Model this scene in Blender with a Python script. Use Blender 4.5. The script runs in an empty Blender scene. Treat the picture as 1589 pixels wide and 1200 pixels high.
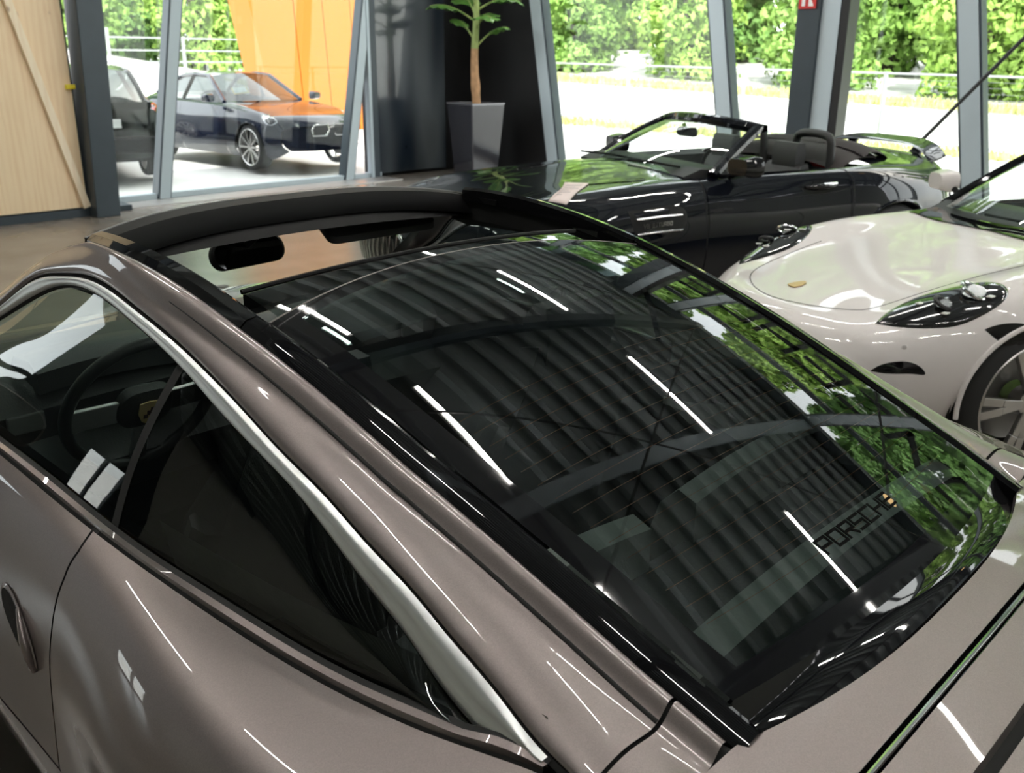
import bpy, math, random
import numpy as np
from mathutils import Matrix, Vector
random.seed(7)
RNG = np.random.default_rng(11)
scene = bpy.context.scene
col = scene.collection

# ------------------------------------------------------------------ camera
CAM_POS = (-3.94, 1.306, 1.66)
CAM_YAW, CAM_PITCH, CAM_ROLL, CAM_F = -0.8094, -0.33565, 0.0091, 1468.3   # focal length in pixels of the 1589 wide frame
def cam_axes():
    f = np.array([math.cos(CAM_PITCH)*math.cos(CAM_YAW), math.cos(CAM_PITCH)*math.sin(CAM_YAW), math.sin(CAM_PITCH)])
    r = np.cross(f, [0, 0, 1]); r /= np.linalg.norm(r); u = np.cross(r, f)
    c, s = math.cos(CAM_ROLL), math.sin(CAM_ROLL)
    return c*r+s*u, -s*r+c*u, f
_r, _u, _f = cam_axes()
cam_data = bpy.data.cameras.new('camera')
cam_data.sensor_width = 22.3
cam_data.lens = CAM_F/1589*22.3
cam_data.clip_start = 0.05; cam_data.clip_end = 300
cam_data.dof.use_dof = True
cam_data.dof.focus_distance = 1.55
cam_data.dof.aperture_fstop = 5.6
cam = bpy.data.objects.new('camera', cam_data); col.objects.link(cam)
cam.matrix_world = Matrix(((_r[0], _u[0], -_f[0], CAM_POS[0]), (_r[1], _u[1], -_f[1], CAM_POS[1]), (_r[2], _u[2], -_f[2], CAM_POS[2]), (0, 0, 0, 1)))
scene.camera = cam
# ------------------------------------------------------------------ world, sun, exposure
world = bpy.data.worlds.new('sky'); scene.world = world; world.use_nodes = True
wn = world.node_tree.nodes; wl = world.node_tree.links
bg = wn['Background']
sky = wn.new('ShaderNodeTexSky'); sky.sky_type = 'NISHITA'; sky.sun_disc = False
sky.sun_elevation = math.radians(48); sky.sun_rotation = math.radians(210); sky.dust_density = 4.0; sky.air_density = 0.7
mixw = wn.new('ShaderNodeMix'); mixw.data_type = 'RGBA'; mixw.inputs[0].default_value = 0.75
hs = wn.new('ShaderNodeVectorMath'); hs.operation = 'SCALE'; hs.inputs[3].default_value = 0.16
wl.new(sky.outputs[0], hs.inputs[0]); wl.new(hs.outputs[0], mixw.inputs[6]); mixw.inputs[7].default_value = (1.0, 1.0, 1.0, 1)
wl.new(mixw.outputs[2], bg.inputs[0]); bg.inputs[1].default_value = 3.6
sun_d = bpy.data.lights.new('sun', 'SUN'); sun_d.energy = 5.0; sun_d.angle = 0.03; sun_d.color = (1.0, 0.95, 0.86)
sun = bpy.data.objects.new('sun', sun_d); col.objects.link(sun)
sun.rotation_euler = Vector((0.42, -0.55, -0.9)).to_track_quat('-Z', 'Y').to_euler()
TUBE_STRENGTH = 115.0
scene.view_settings.view_transform = 'Standard'; scene.view_settings.look = 'None'
scene.view_settings.exposure = 0.46; scene.view_settings.gamma = 1.0; scene.view_settings.use_curve_mapping = False
scene.cycles.max_bounces = 10; scene.cycles.glossy_bounces = 5; scene.cycles.transparent_max_bounces = 24
scene.cycles.caustics_reflective = False; scene.cycles.caustics_refractive = False
scene.cycles.sample_clamp_indirect = 6.0

# ------------------------------------------------------------------ materials
MATS = {}
def mat(name, base, rough=0.5, metal=0.0, coat=0.0, coat_rough=0.03, spec=0.5, noise=0.0, nscale=20.0, bump=0.0, bscale=60.0, emit=None, estr=0.0, sub=None):
    if name in MATS: return MATS[name]
    m = bpy.data.materials.new(name); m.use_nodes = True; nt = m.node_tree; b = nt.nodes['Principled BSDF']
    b.inputs['Base Color'].default_value = (*base, 1); b.inputs['Roughness'].default_value = rough; b.inputs['Metallic'].default_value = metal
    b.inputs['Coat Weight'].default_value = coat; b.inputs['Coat Roughness'].default_value = coat_rough; b.inputs['Specular IOR Level'].default_value = spec
    if noise or bump:
        tc = nt.nodes.new('ShaderNodeTexCoord')
    if noise:
        n = nt.nodes.new('ShaderNodeTexNoise'); n.inputs['Scale'].default_value = nscale; n.inputs['Detail'].default_value = 6
        nt.links.new(tc.outputs['Object'], n.inputs['Vector'])
        r = nt.nodes.new('ShaderNodeValToRGB'); r.color_ramp.elements[0].position = 0.3; r.color_ramp.elements[1].position = 0.7
        r.color_ramp.elements[0].color = (*[c*(1-noise) for c in base], 1); r.color_ramp.elements[1].color = (*[min(1, c*(1+noise)) for c in base], 1)
        nt.links.new(n.outputs['Fac'], r.inputs['Fac']); nt.links.new(r.outputs['Color'], b.inputs['Base Color'])
    if bump:
        n2 = nt.nodes.new('ShaderNodeTexNoise'); n2.inputs['Scale'].default_value = bscale; n2.inputs['Detail'].default_value = 3
        nt.links.new(tc.outputs['Object'], n2.inputs['Vector'])
        bp = nt.nodes.new('ShaderNodeBump'); bp.inputs['Strength'].default_value = bump; bp.inputs['Distance'].default_value = 0.01
        nt.links.new(n2.outputs['Fac'], bp.inputs['Height']); nt.links.new(bp.outputs['Normal'], b.inputs['Normal'])
    if emit:
        b.inputs['Emission Color'].default_value = (*emit, 1); b.inputs['Emission Strength'].default_value = estr
    MATS[name] = m; return m
def glass(name, tint, ior=1.5, rough=0.0, boost=1.6):
    if name in MATS: return MATS[name]
    m = bpy.data.materials.new(name); m.use_nodes = True; nt = m.node_tree; nt.nodes.clear()
    out = nt.nodes.new('ShaderNodeOutputMaterial'); mx = nt.nodes.new('ShaderNodeMixShader')
    t = nt.nodes.new('ShaderNodeBsdfTransparent'); t.inputs[0].default_value = (*tint, 1)
    g = nt.nodes.new('ShaderNodeBsdfGlossy'); g.inputs['Roughness'].default_value = rough; g.inputs[0].default_value = (1, 1, 1, 1)
    ge = nt.nodes.new('ShaderNodeNewGeometry'); dt = nt.nodes.new('ShaderNodeVectorMath'); dt.operation = 'DOT_PRODUCT'      # two-sided Schlick reflectance
    nt.links.new(ge.outputs['Normal'], dt.inputs[0]); nt.links.new(ge.outputs['Incoming'], dt.inputs[1])
    f0 = ((ior-1)/(ior+1))**2*boost
    def mth(op, *v):
        n = nt.nodes.new('ShaderNodeMath'); n.operation = op; n.use_clamp = op == 'MULTIPLY_ADD'
        for i, q in enumerate(v):
            if isinstance(q, (int, float)): n.inputs[i].default_value = q
            else: nt.links.new(q, n.inputs[i])
        return n.outputs[0]
    fac = mth('MULTIPLY_ADD', mth('POWER', mth('SUBTRACT', 1.0, mth('ABSOLUTE', dt.outputs['Value'])), 5.0), 1-f0, f0)
    nt.links.new(fac, mx.inputs[0])
    nt.links.new(t.outputs[0], mx.inputs[1]); nt.links.new(g.outputs[0], mx.inputs[2]); nt.links.new(mx.outputs[0], out.inputs[0])
    MATS[name] = m; return m
def paint(name, base, flake=0.0, metal=0.75, rough=0.38):
    if name in MATS: return MATS[name]
    m = mat(name, base, rough, metal, coat=1.0, coat_rough=0.015, spec=.5 if metal else .05)
    if flake:
        nt = m.node_tree; b = nt.nodes['Principled BSDF']
        tc = nt.nodes.new('ShaderNodeTexCoord'); v = nt.nodes.new('ShaderNodeTexVoronoi'); v.inputs['Scale'].default_value = 900
        nt.links.new(tc.outputs['Object'], v.inputs['Vector'])
        mx = nt.nodes.new('ShaderNodeMix'); mx.data_type = 'RGBA'; mx.inputs[6].default_value = (*[c*(1-flake) for c in base], 1); mx.inputs[7].default_value = (*[min(1, c*(1+flake)) for c in base], 1)
        nt.links.new(v.outputs['Color'], mx.inputs[0]); nt.links.new(mx.outputs[2], b.inputs['Base Color'])
    return m
BLACK_GLOSS = mat('gloss_black', (0.006, 0.006, 0.007), 0.03)
BLACK_TRIM = mat('satin_black_trim', (0.004, 0.004, 0.0045), 0.6, spec=.15)
RUBBER = mat('rubber', (0.014, 0.014, 0.014), 0.75)
CHROME = mat('chrome', (0.78, 0.78, 0.79), 0.12, 1.0)
BRUSHED = mat('polished_aluminium', (0.82, 0.84, 0.84), 0.42, 1.0)
SILVER = mat('silver_alloy', (0.62, 0.61, 0.60), 0.28, 1.0)
DARK_METAL = mat('dark_metal', (0.05, 0.05, 0.052), 0.45, 0.6)
LEATHER = mat('black_leather', (0.014, 0.014, 0.015), 0.5, bump=0.15, bscale=300)
GREY_CLOTH = mat('grey_leather', (0.30, 0.30, 0.28), 0.75, noise=0.06, nscale=60, bump=0.1, bscale=200)
CARPET = mat('dark_carpet', (0.035, 0.035, 0.034), 0.95, noise=0.3, nscale=200)
GOLD = mat('crest_gold', (0.70, 0.50, 0.24), 0.35, 0.6)
SEAM = mat('panel_gap', (0.004, 0.004, 0.004), 0.8)
CLEAR_GLASS = glass('clear_glass', (0.86, 0.93, 0.90))
SIDE_GLASS = glass('green_side_glass', (0.62, 0.74, 0.70))
DARK_GLASS = glass('privacy_glass', (0.30, 0.34, 0.33))
ROOF_GLASS = glass('tinted_roof_glass', (0.34, 0.40, 0.39), ior=1.62, boost=1.3)
WINDOW_GLASS = glass('window_glass', (0.95, 0.98, 0.965), boost=.55)

# ------------------------------------------------------------------ mesh helpers
class MB:
    def __init__(s): s.v = []; s.f = []
    def add(s, vs, fs):
        o = len(s.v); s.v.extend([tuple(map(float, p)) for p in vs]); s.f.extend([tuple(i+o for i in f) for f in fs]); return s
    def grid(s, P, flip=False, closed=False):
        P = np.asarray(P, float); n, m = P.shape[:2]; fs = []
        for i in range(n-1):
            for j in range(m-1 if not closed else m):
                k = (j+1) % m
                q = (i*m+j, i*m+k, (i+1)*m+k, (i+1)*m+j)
                fs.append(q[::-1] if flip else q)
        return s.add(P.reshape(-1, 3), fs)
    def box(s, c, d, rz=0.0, M=None):
        x, y, z = [q/2 for q in d]
        vs = [(-x,-y,-z),(x,-y,-z),(x,y,-z),(-x,y,-z),(-x,-y,z),(x,-y,z),(x,y,z),(-x,y,z)]
        ca, sa = math.cos(rz), math.sin(rz)
        vs = [(a*ca-b*sa+c[0], a*sa+b*ca+c[1], e+c[2]) for a, b, e in vs]
        return s.add(vs, [(3,2,1,0),(4,5,6,7),(0,1,5,4),(1,2,6,5),(2,3,7,6),(3,0,4,7)])
    def hexa(s, b, t):
        return s.add(list(b)+list(t), [(3,2,1,0),(4,5,6,7),(0,1,5,4),(1,2,6,5),(2,3,7,6),(3,0,4,7)])
    def bar(s, a, b, w, h, up=(0,0,1)):
        a = np.array(a, float); b = np.array(b, float); d = b-a; d /= np.linalg.norm(d)
        r = np.cross(d, up); r /= max(np.linalg.norm(r), 1e-9); u = np.cross(r, d)
        o = [(-1,-1),(1,-1),(1,1),(-1,1)]
        return s.hexa([a+r*i*w/2+u*j*h/2 for i, j in o], [b+r*i*w/2+u*j*h/2 for i, j in o])
    def tube(s, pts, r, n=10, cap=True, closed=False):
        P = np.asarray(pts, float); k = len(P); R = np.broadcast_to(np.asarray(r, float), (k,))
        T = np.gradient(P, axis=0)
        if closed: T = np.roll(P, -1, 0)-np.roll(P, 1, 0)
        T /= np.linalg.norm(T, axis=1)[:, None]+1e-12
        ref = np.array([0, 0, 1.]) if abs(T[0][2]) < 0.9 else np.array([1., 0, 0])
        rings = []
        u = np.cross(T[0], ref); u /= np.linalg.norm(u)
        for i in range(k):
            u = u-T[i]*(u@T[i]); u /= np.linalg.norm(u); w = np.cross(T[i], u)
            rings.append([P[i]+R[i]*(math.cos(a)*u+math.sin(a)*w) for a in np.linspace(0, 2*math.pi, n, endpoint=False)])
        if closed: rings.append(rings[0])
        o = len(s.v); s.grid(np.array(rings), closed=True)
        if cap and not closed:
            s.f.append(tuple(o+j for j in range(n))[::-1]); s.f.append(tuple(o+(k-1)*n+j for j in range(n)))
        return s
    def lathe(s, prof, n=40, axis='y', c=(0,0,0)):
        rings = []
        for a in np.linspace(0, 2*math.pi, n, endpoint=False):
            ca, sa = math.cos(a), math.sin(a)
            if axis == 'y': rings.append([(c[0]+r*ca, c[1]+h, c[2]+r*sa) for r, h in prof])
            else: rings.append([(c[0]+r*ca, c[1]+r*sa, c[2]+h) for r, h in prof])
        rings.append(rings[0])
        return s.grid(np.array(rings))
    def disc(s, c, nrm, r, n=24):
        nrm = np.array(nrm, float); nrm /= np.linalg.norm(nrm); a = np.cross(nrm, (0, 0, 1) if abs(nrm[2]) < .9 else (1, 0, 0)); a /= np.linalg.norm(a); b = np.cross(nrm, a)
        vs = [np.array(c)+r*(math.cos(t)*a+math.sin(t)*b) for t in np.linspace(0, 2*math.pi, n, endpoint=False)]
        return s.add(vs, [tuple(range(n))])
    def poly(s, pts, thick=None):
        n = len(pts); P = [np.array(p, float) for p in pts]
        if thick is None: return s.add(P, [tuple(range(n))])
        t = np.array(thick, float)
        return s.add(P+[p+t for p in P], [tuple(range(n))[::-1], tuple(range(n, 2*n))]+[(i, (i+1) % n, n+(i+1) % n, n+i) for i in range(n)])
    def mirror_y(s):
        q = MB(); q.v = [(x, -y, z) for x, y, z in s.v]; q.f = [f[::-1] for f in s.f]; return q
    def shift(s, d):
        s.v = [(x+d[0], y+d[1], z+d[2]) for x, y, z in s.v]; return s
    def build(s, name, m, parent=None, smooth=True, angle=40, thick=0, bevel=0):
        me = bpy.data.meshes.new(name); me.from_pydata(s.v, [], s.f); me.materials.append(m)
        if smooth:
            me.polygons.foreach_set('use_smooth', [True]*len(me.polygons)); 
            try: me.set_sharp_from_angle(angle=math.radians(angle))
            except Exception: pass
        me.update()
        o = bpy.data.objects.new(name, me); col.objects.link(o)
        if parent is not None: o.parent = parent
        if thick:
            md = o.modifiers.new('thickness', 'SOLIDIFY'); md.thickness = thick; md.offset = 0
        if bevel:
            md = o.modifiers.new('edge', 'BEVEL'); md.width = bevel; md.segments = 2; md.limit_method = 'ANGLE'
        return o
def tag(o, label=None, cat=None, group=None, kind=None):
    if label: o['label'] = label
    if cat: o['category'] = cat
    if group: o['group'] = group
    if kind: o['kind'] = kind
    return o
def empty(name, loc=(0,0,0), rz=0.0, parent=None):
    o = bpy.data.objects.new(name, None); col.objects.link(o); o.location = loc; o.rotation_euler = (0, 0, rz); o.empty_display_size = 0.1
    if parent is not None: o.parent = parent
    return o
def copy_tree(o, parent=None):
    c = o.copy(); col.objects.link(c)
    if parent is not None: c.parent = parent
    for ch in list(o.children): copy_tree(ch, c)
    return c
def structure(o): o['kind'] = 'structure'; return o
def spl(xs, Y):
    """natural cubic spline through rows of Y at xs"""
    xs = np.asarray(xs, float); Y = np.asarray(Y, float); one = Y.ndim == 1
    if one: Y = Y[:, None]
    n = len(xs); h = np.diff(xs); A = np.eye(n); B = np.zeros_like(Y)
    for i in range(1, n-1):
        A[i, i-1] = h[i-1]; A[i, i] = 2*(h[i-1]+h[i]); A[i, i+1] = h[i]
        B[i] = 6*((Y[i+1]-Y[i])/h[i]-(Y[i]-Y[i-1])/h[i-1])
    M = np.linalg.solve(A, B)
    def f(x):
        x = np.asarray(x, float); sc = x.ndim == 0; x = np.atleast_1d(x)
        i = np.clip(np.searchsorted(xs, x)-1, 0, n-2); a = (xs[i+1]-x); b = (x-xs[i]); hh = h[i]
        r = (M[i]*(a**3/(6*hh))[:, None]+M[i+1]*(b**3/(6*hh))[:, None]+(Y[i]/hh[:, None]-M[i]*hh[:, None]/6)*a[:, None]+(Y[i+1]/hh[:, None]-M[i+1]*hh[:, None]/6)*b[:, None])
        if one: r = r[:, 0]
        return r[0] if sc else r
    return f
def lin(xs, ys): return lambda x: np.interp(x, xs, ys)
def across(cols, ts, n):
    """cols: list of (m,3) arrays -> smooth strip of n points across"""
    A = np.stack(cols, 0); k, m, _ = A.shape
    f = spl(ts, A.reshape(k, m*3)); return f(np.linspace(ts[0], ts[-1], n)).reshape(n, m, 3)
# block letters as strokes in a unit box, x right, y up
GLYPH = {'P': [[(0,0),(0,1),(1,1),(1,.45),(0,.45)]], 'O': [[(0,0),(0,1),(1,1),(1,0),(0,0)]], 'R': [[(0,0),(0,1),(1,1),(1,.45),(0,.45)],[(.55,.45),(1,0)]],
 'S': [[(1,1),(0,1),(0,.5),(1,.5),(1,0),(0,0)]], 'C': [[(1,1),(0,1),(0,0),(1,0)]], 'H': [[(0,0),(0,1)],[(1,0),(1,1)],[(0,.5),(1,.5)]], 'E': [[(1,1),(0,1),(0,0),(1,0)],[(0,.5),(1,.5)]],
 'V': [[(0,1),(.5,0),(1,1)]], '8': [[(0,0),(0,1),(1,1),(1,0),(0,0)],[(0,.5),(1,.5)]], 'B': [[(0,0),(0,1),(.85,1),(1,.85),(1,.6),(.85,.5),(1,.4),(1,.15),(.85,0),(0,0)],[(0,.5),(.85,.5)]], 'I': [[(.5,0),(.5,1)]], 'T': [[(0,1),(1,1)],[(.5,0),(.5,1)]],
 'U': [[(0,1),(0,0),(1,0),(1,1)]], 'L': [[(0,1),(0,0),(1,0)]], 'N': [[(0,0),(0,1),(1,0),(1,1)]], 'D': [[(0,0),(0,1),(.8,1),(1,.8),(1,.2),(.8,0),(0,0)]], 'A': [[(0,0),(.5,1),(1,0)],[(.2,.4),(.8,.4)]], 'G': [[(1,1),(0,1),(0,0),(1,0),(1,.5),(.5,.5)]], ' ': []}
def letter(ch, fmap, w, h, stroke, depth):
    """ch stroked as bars; fmap(x, y) -> 3D point, normal"""
    mb = MB()
    for line in GLYPH[ch]:
        for (a, b), (c, d) in zip(line[:-1], line[1:]):
            L = max(math.hypot((c-a)*w, (d-b)*h), 1e-6); ex, ey = (c-a)*w/L*stroke/2, (d-b)*h/L*stroke/2
            n = 5; pa = [(a*w-ex+(c*w-a*w+2*ex)*i/n, b*h-ey+(d*h-b*h+2*ey)*i/n) for i in range(n+1)]
            px, py = -(d-b)*h/L*stroke/2, (c-a)*w/L*stroke/2
            P = []
            for x, y in pa:
                (p1, nn), (p2, _) = fmap(x+px, y+py), fmap(x-px, y-py)
                P.append([p1, p1+nn*depth, p2+nn*depth, p2])
            mb.grid(np.array(P))
    return mb
# ================================================================== the hall
WX, WY, H = 7.1, -9.3, 6.0          # front glazing plane, right glazing plane, ceiling height
YL, XB = 8.0, -12.0
STEEL = mat('anthracite_steel', (.040, .055, .068), .38, .1, noise=.05, nscale=8)
STEEL_L = mat('grey_blue_steel', (.46, .54, .59), .38, .1)
CONC = mat('floor_concrete', (.20, .178, .158), .24, noise=.14, nscale=2.2, bump=.02, bscale=40)
structure(MB().box(((WX+XB)/2+.15, (YL+WY)/2-.05, -.05), (WX-XB+.5, YL-WY+.3, .1)).build('floor', CONC, smooth=False))
# outside ground: flat by the building, rising gently behind the fences
def gz(x, y):
    a = np.clip((-y-12)/18, 0, 1.3)*np.clip(.5+.042*x, .1, 1.6); b = np.clip((x-16)/16, 0, 1.2)*2.05
    w = np.clip((x-12)/14, 0, 1)*np.clip((y+26)/14, 0, 1); return np.where(y < -12, np.maximum(a, b*w), b)-.06
gx_ = np.linspace(-60, 80, 90); gy_ = np.linspace(-80, 40, 80); GX, GY = np.meshgrid(gx_, gy_, indexing='ij')
structure(MB().grid(np.stack([GX, GY, gz(GX, GY)], -1)).build('ground', mat('pale_paving', (.62, .61, .60), .8, noise=.08, nscale=.6)))
# corrugated steel ceiling: trapezoid ribs along x
prof = []
y = WY-.2
while y < YL+.2:
    prof += [(y, 0), (y+.12, 0), (y+.16, .09), (y+.38, .09)]; y += .42
P = np.array([[(x, a, H+b) for a, b in prof] for x in (XB, WX+.2)])
structure(MB().grid(P, flip=True).build('ceiling', mat('ceiling_steel', (.25, .29, .295), .5, .1), smooth=False))
for i, (xb, dp, wd, m_) in enumerate(((4.45, .34, .16, STEEL), (-.10, .34, .16, STEEL), (-2.50, .14, .20, STEEL_L), (-4.70, .34, .16, STEEL), (-9.2, .34, .16, STEEL))):
    q = MB().box((xb, (YL+WY)/2, H-.01), (wd, YL-WY, .02)); q.box((xb, (YL+WY)/2, H-dp/2), (.02, YL-WY, dp)); q.box((xb, (YL+WY)/2, H-dp), (wd, YL-WY, .02))
    structure(q.build('ceiling_beam', m_, smooth=False))
for a, b in (((4.4, -9.1, 5.6), (-.1, 0, 5.6)), ((-.1, -9.1, 5.6), (4.4, 0, 5.6)), ((-.1, -9.1, 5.62), (-4.7, 0, 5.62)), ((-4.7, -9.1, 5.62), (-.1, 0, 5.62))):
    tag(MB().tube([a, b], .016, 8).build('bracing_rod', DARK_METAL), kind='structure')
# --- walls behind the camera
PLASTER = mat('grey_plaster', (.30, .30, .275), .8, noise=.04, nscale=3)
structure(MB().box((XB-.1, (YL+WY)/2, H/2), (.2, YL-WY, H)).build('wall_back', PLASTER, smooth=False))
structure(MB().box(((XB+WX)/2, YL+.1, H/2), (WX-XB, .2, H)).build('wall_left', PLASTER, smooth=False))
wn_ = [0]
def window(name_pts, parent_frame=None, thick=.012, normal=(0, 1, 0)):
    wn_[0] += 1; n = np.array(normal, float)*thick
    o = MB().poly(name_pts, n).build('window_%d' % wn_[0], WINDOW_GLASS, smooth=False); structure(o); return o
# --- front side (facing the coupe's nose): boarded bay, post, leaning mullions
def wood(name, base, dark):
    m = mat(name, base, .62); nt = m.node_tree; b = nt.nodes['Principled BSDF']; tc = nt.nodes.new('ShaderNodeTexCoord'); mp = nt.nodes.new('ShaderNodeMapping'); mp.inputs['Scale'].default_value = (3.2, 3.2, .55)
    n1 = nt.nodes.new('ShaderNodeTexNoise'); n1.inputs['Scale'].default_value = 2.4; n1.inputs['Detail'].default_value = 3; n1.inputs['Distortion'].default_value = 1.2
    wv = nt.nodes.new('ShaderNodeTexWave'); wv.bands_direction = 'Y'; wv.inputs['Scale'].default_value = 1.6; wv.inputs['Distortion'].default_value = 6; wv.inputs['Detail'].default_value = 3
    rp = nt.nodes.new('ShaderNodeValToRGB'); rp.color_ramp.elements[0].color = (*dark, 1); rp.color_ramp.elements[1].color = (*base, 1); rp.color_ramp.elements[0].position = .0; rp.color_ramp.elements[1].position = .75
    nt.links.new(tc.outputs['Object'], mp.inputs['Vector']); nt.links.new(mp.outputs[0], n1.inputs['Vector']); nt.links.new(mp.outputs[0], wv.inputs['Vector'])
    mx = nt.nodes.new('ShaderNodeMath'); mx.operation = 'MULTIPLY_ADD'; mx.inputs[1].default_value = .30; nt.links.new(wv.outputs['Fac'], mx.inputs[0]); nt.links.new(n1.outputs['Fac'], mx.inputs[2]); nt.links.new(mx.outputs[0], rp.inputs['Fac'])
    vo = nt.nodes.new('ShaderNodeTexVoronoi'); vo.inputs['Scale'].default_value = 3.1; mp2 = nt.nodes.new('ShaderNodeMapping'); mp2.inputs['Scale'].default_value = (1, 1.1, .8); nt.links.new(tc.outputs['Object'], mp2.inputs['Vector']); nt.links.new(mp2.outputs[0], vo.inputs['Vector'])
    kr = nt.nodes.new('ShaderNodeValToRGB'); kr.color_ramp.elements[0].position = .03; kr.color_ramp.elements[1].position = .11; kr.color_ramp.elements[0].color = (.30, .17, .08, 1); kr.color_ramp.elements[1].color = (1, 1, 1, 1); nt.links.new(vo.outputs['Distance'], kr.inputs['Fac'])
    ml = nt.nodes.new('ShaderNodeMix'); ml.data_type = 'RGBA'; ml.blend_type = 'MULTIPLY'; ml.inputs[0].default_value = 1; nt.links.new(rp.outputs[0], ml.inputs[6]); nt.links.new(kr.outputs[0], ml.inputs[7]); nt.links.new(ml.outputs[2], b.inputs['Base Color']); return m
PLY = wood('plywood', (.93, .73, .49), (.80, .56, .33)); BATTEN = wood('pine_batten', (.95, .82, .62), (.85, .66, .44))
gates = [(3.25, 4.18, .05, 4.4), (6.0, 7.1, .15, 1.75)]       # glazed bays in the same wall, seen mirrored in the coupe's side glass and haunch
q = MB(); 
for a, b in ((-2.95, 3.25), (4.18, 6.0), (7.1, YL)): q.box((6.50, (a+b)/2, H/2), (.16, b-a, H))
for a, b, c, d in gates: q.box((6.50, (a+b)/2, (H+d)/2), (.16, b-a, H-d)); q.box((6.50, (a+b)/2, c/2), (.16, b-a, c))
wf_ = structure(q.build('wall_front', mat('dark_cladding', (.030, .040, .045), .5), smooth=False))
for i in range(4):
    for z0 in (.09, 2.60):
        MB().box((6.405, -2.30+1.26*i, z0+1.25), (.03, 1.245, 2.48)).build('plywood_sheet', PLY, wf_, smooth=False, bevel=.003)
structure(MB().box((6.40, (2.14-2.95)/2, .045), (.06, 2.14+2.95, .085)).build('baseboard_front', STEEL, smooth=False))
for gy0, gy1, gz0, gz1 in gates:
    gw = window([(6.5, gy0, gz0), (6.5, gy1, gz0), (6.5, gy1, gz1), (6.5, gy0, gz1)], normal=(1, 0, 0)); fq = MB()
    for yy in (gy0+.03, (gy0+gy1)/2 if gz1 < 2 else gy1-.03, gy1-.03): fq.box((6.48, yy, (gz0+gz1)/2), (.10, .06, gz1-gz0))
    for zz in (gz0+.03, 2.0 if gz1 > 3 else gz1-.03, gz1-.03): fq.box((6.48, (gy0+gy1)/2, zz), (.10, gy1-gy0, .12 if zz == 2.0 else .06))
    fq.build('window_frame', STEEL, gw, smooth=False)
bt_ = MB().bar((6.362, -2.333-.03, 2.35), (6.362, -2.905, .10), .075, .04, up=(1, 0, 0)).build('timber_batten', BATTEN, smooth=False, bevel=.003); tag(bt_, 'long pine batten leaning diagonally across the plywood sheet', 'batten')
yc_ = MB().box((6.370, -2.905, 1.327), (.03, .10, .05)).build('yellow_clip', mat('yellow_plastic', (.80, .66, .03), .4), smooth=False, bevel=.008); tag(yc_, 'small yellow clip at the edge of the plywood beside the post', 'clip')
po = MB(); po.hexa([(6.20, -3.19, 0), (6.50, -3.19, 0), (6.50, -2.93, 0), (6.20, -2.93, 0)], [(6.20, -3.43, H), (6.50, -3.43, H), (6.50, -3.14, H), (6.20, -3.14, H)])
pst = structure(po.build('column', STEEL, smooth=False, bevel=.01)); 
structure(MB().bar((6.5, -3.2, .03), (WX, -3.25, .03), .5, .06).build('trim_1', STEEL, smooth=False))
structure(MB().box((WX, -5.3, .035), (.12, 4.3, .07)).build('trim_2', STEEL_L, smooth=False))
structure(MB().box((WX-.30, -5.3, .006), (.45, 4.3, .012)).build('trim_3', mat('threshold_metal', (.42, .40, .39), .3, .5), smooth=False))
def mullion(a, b, w, d, axis, name='mullion', inner=STEEL_L):
    """slanted post from a to b: pale inner face, dark flanks"""
    a = np.array(a, float); b = np.array(b, float); up = np.array((1, 0, 0) if axis == 0 else (0, 1, 0), float)
    o = structure(MB().bar(a, b, w, d, up=up).build(name, STEEL, smooth=False, bevel=.006))
    sgn = -1 if axis == 0 else 1
    MB().bar(a+up*sgn*(d/2+.004), b+up*sgn*(d/2+.004), w*.78, .01, up=up).build('cover_strip', inner, o, smooth=False)
    return o
ym = lambda y0, z: y0-.18*z
for y0 in (-4.11, -6.86): mullion((WX, ym(y0, 0), 0), (WX, ym(y0, H), H), .17, .16, 0)
edges = [(-3.25, -3.25), (ym(-4.11, 0), ym(-4.11, H)), (ym(-6.86, 0), ym(-6.86, H)), (-7.3, -7.3)]
edges = [(-3.25, -3.42), (-4.11, -4.11-.18*H), (-6.86, -6.86-.18*2.4)]
window([(WX, -3.25, .06), (WX, -4.11, .06), (WX, ym(-4.11, H), H), (WX, -3.45, H)], normal=(1, 0, 0))
window([(WX, -4.11, .06), (WX, -6.86, .06), (WX, -7.30, 2.45), (WX, -7.30, H), (WX, ym(-4.11, H), H)], normal=(1, 0, 0))
structure(MB().box((WX-.02, -7.35, H/2), (.14, .11, H)).build('trim_4', STEEL, smooth=False, bevel=.006)); structure(MB().box((WX-.05, -7.27, H/2), (.10, .045, H)).build('trim_5', STEEL_L, smooth=False))
# dark panel beside the door frame, colour softly mottled paler and darker, black return to the corner
def mottle_mat():
    m = mat('dark_mottle', (.03, .04, .055), .18, coat=.5); nt = m.node_tree; b = nt.nodes['Principled BSDF']; tc = nt.nodes.new('ShaderNodeTexCoord'); sx = nt.nodes.new('ShaderNodeSeparateXYZ'); nt.links.new(tc.outputs['Generated'], sx.inputs[0])
    n = nt.nodes.new('ShaderNodeTexNoise'); n.inputs['Scale'].default_value = 1.5; n.inputs['Detail'].default_value = 0.6; mp = nt.nodes.new('ShaderNodeMapping'); mp.inputs['Scale'].default_value = (.2, 1.9, 1.5); mp.inputs['Location'].default_value = (.3, .25, .1); nt.links.new(tc.outputs['Generated'], mp.inputs['Vector']); nt.links.new(mp.outputs[0], n.inputs['Vector'])
    r = nt.nodes.new('ShaderNodeValToRGB'); r.color_ramp.elements[0].position = .36; r.color_ramp.elements[0].color = (.014, .022, .034, 1); r.color_ramp.elements[1].position = .72; r.color_ramp.elements[1].color = (.11, .125, .135, 1); nt.links.new(n.outputs['Fac'], r.inputs['Fac']); nt.links.new(r.outputs['Color'], b.inputs['Base Color']); return m
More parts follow.
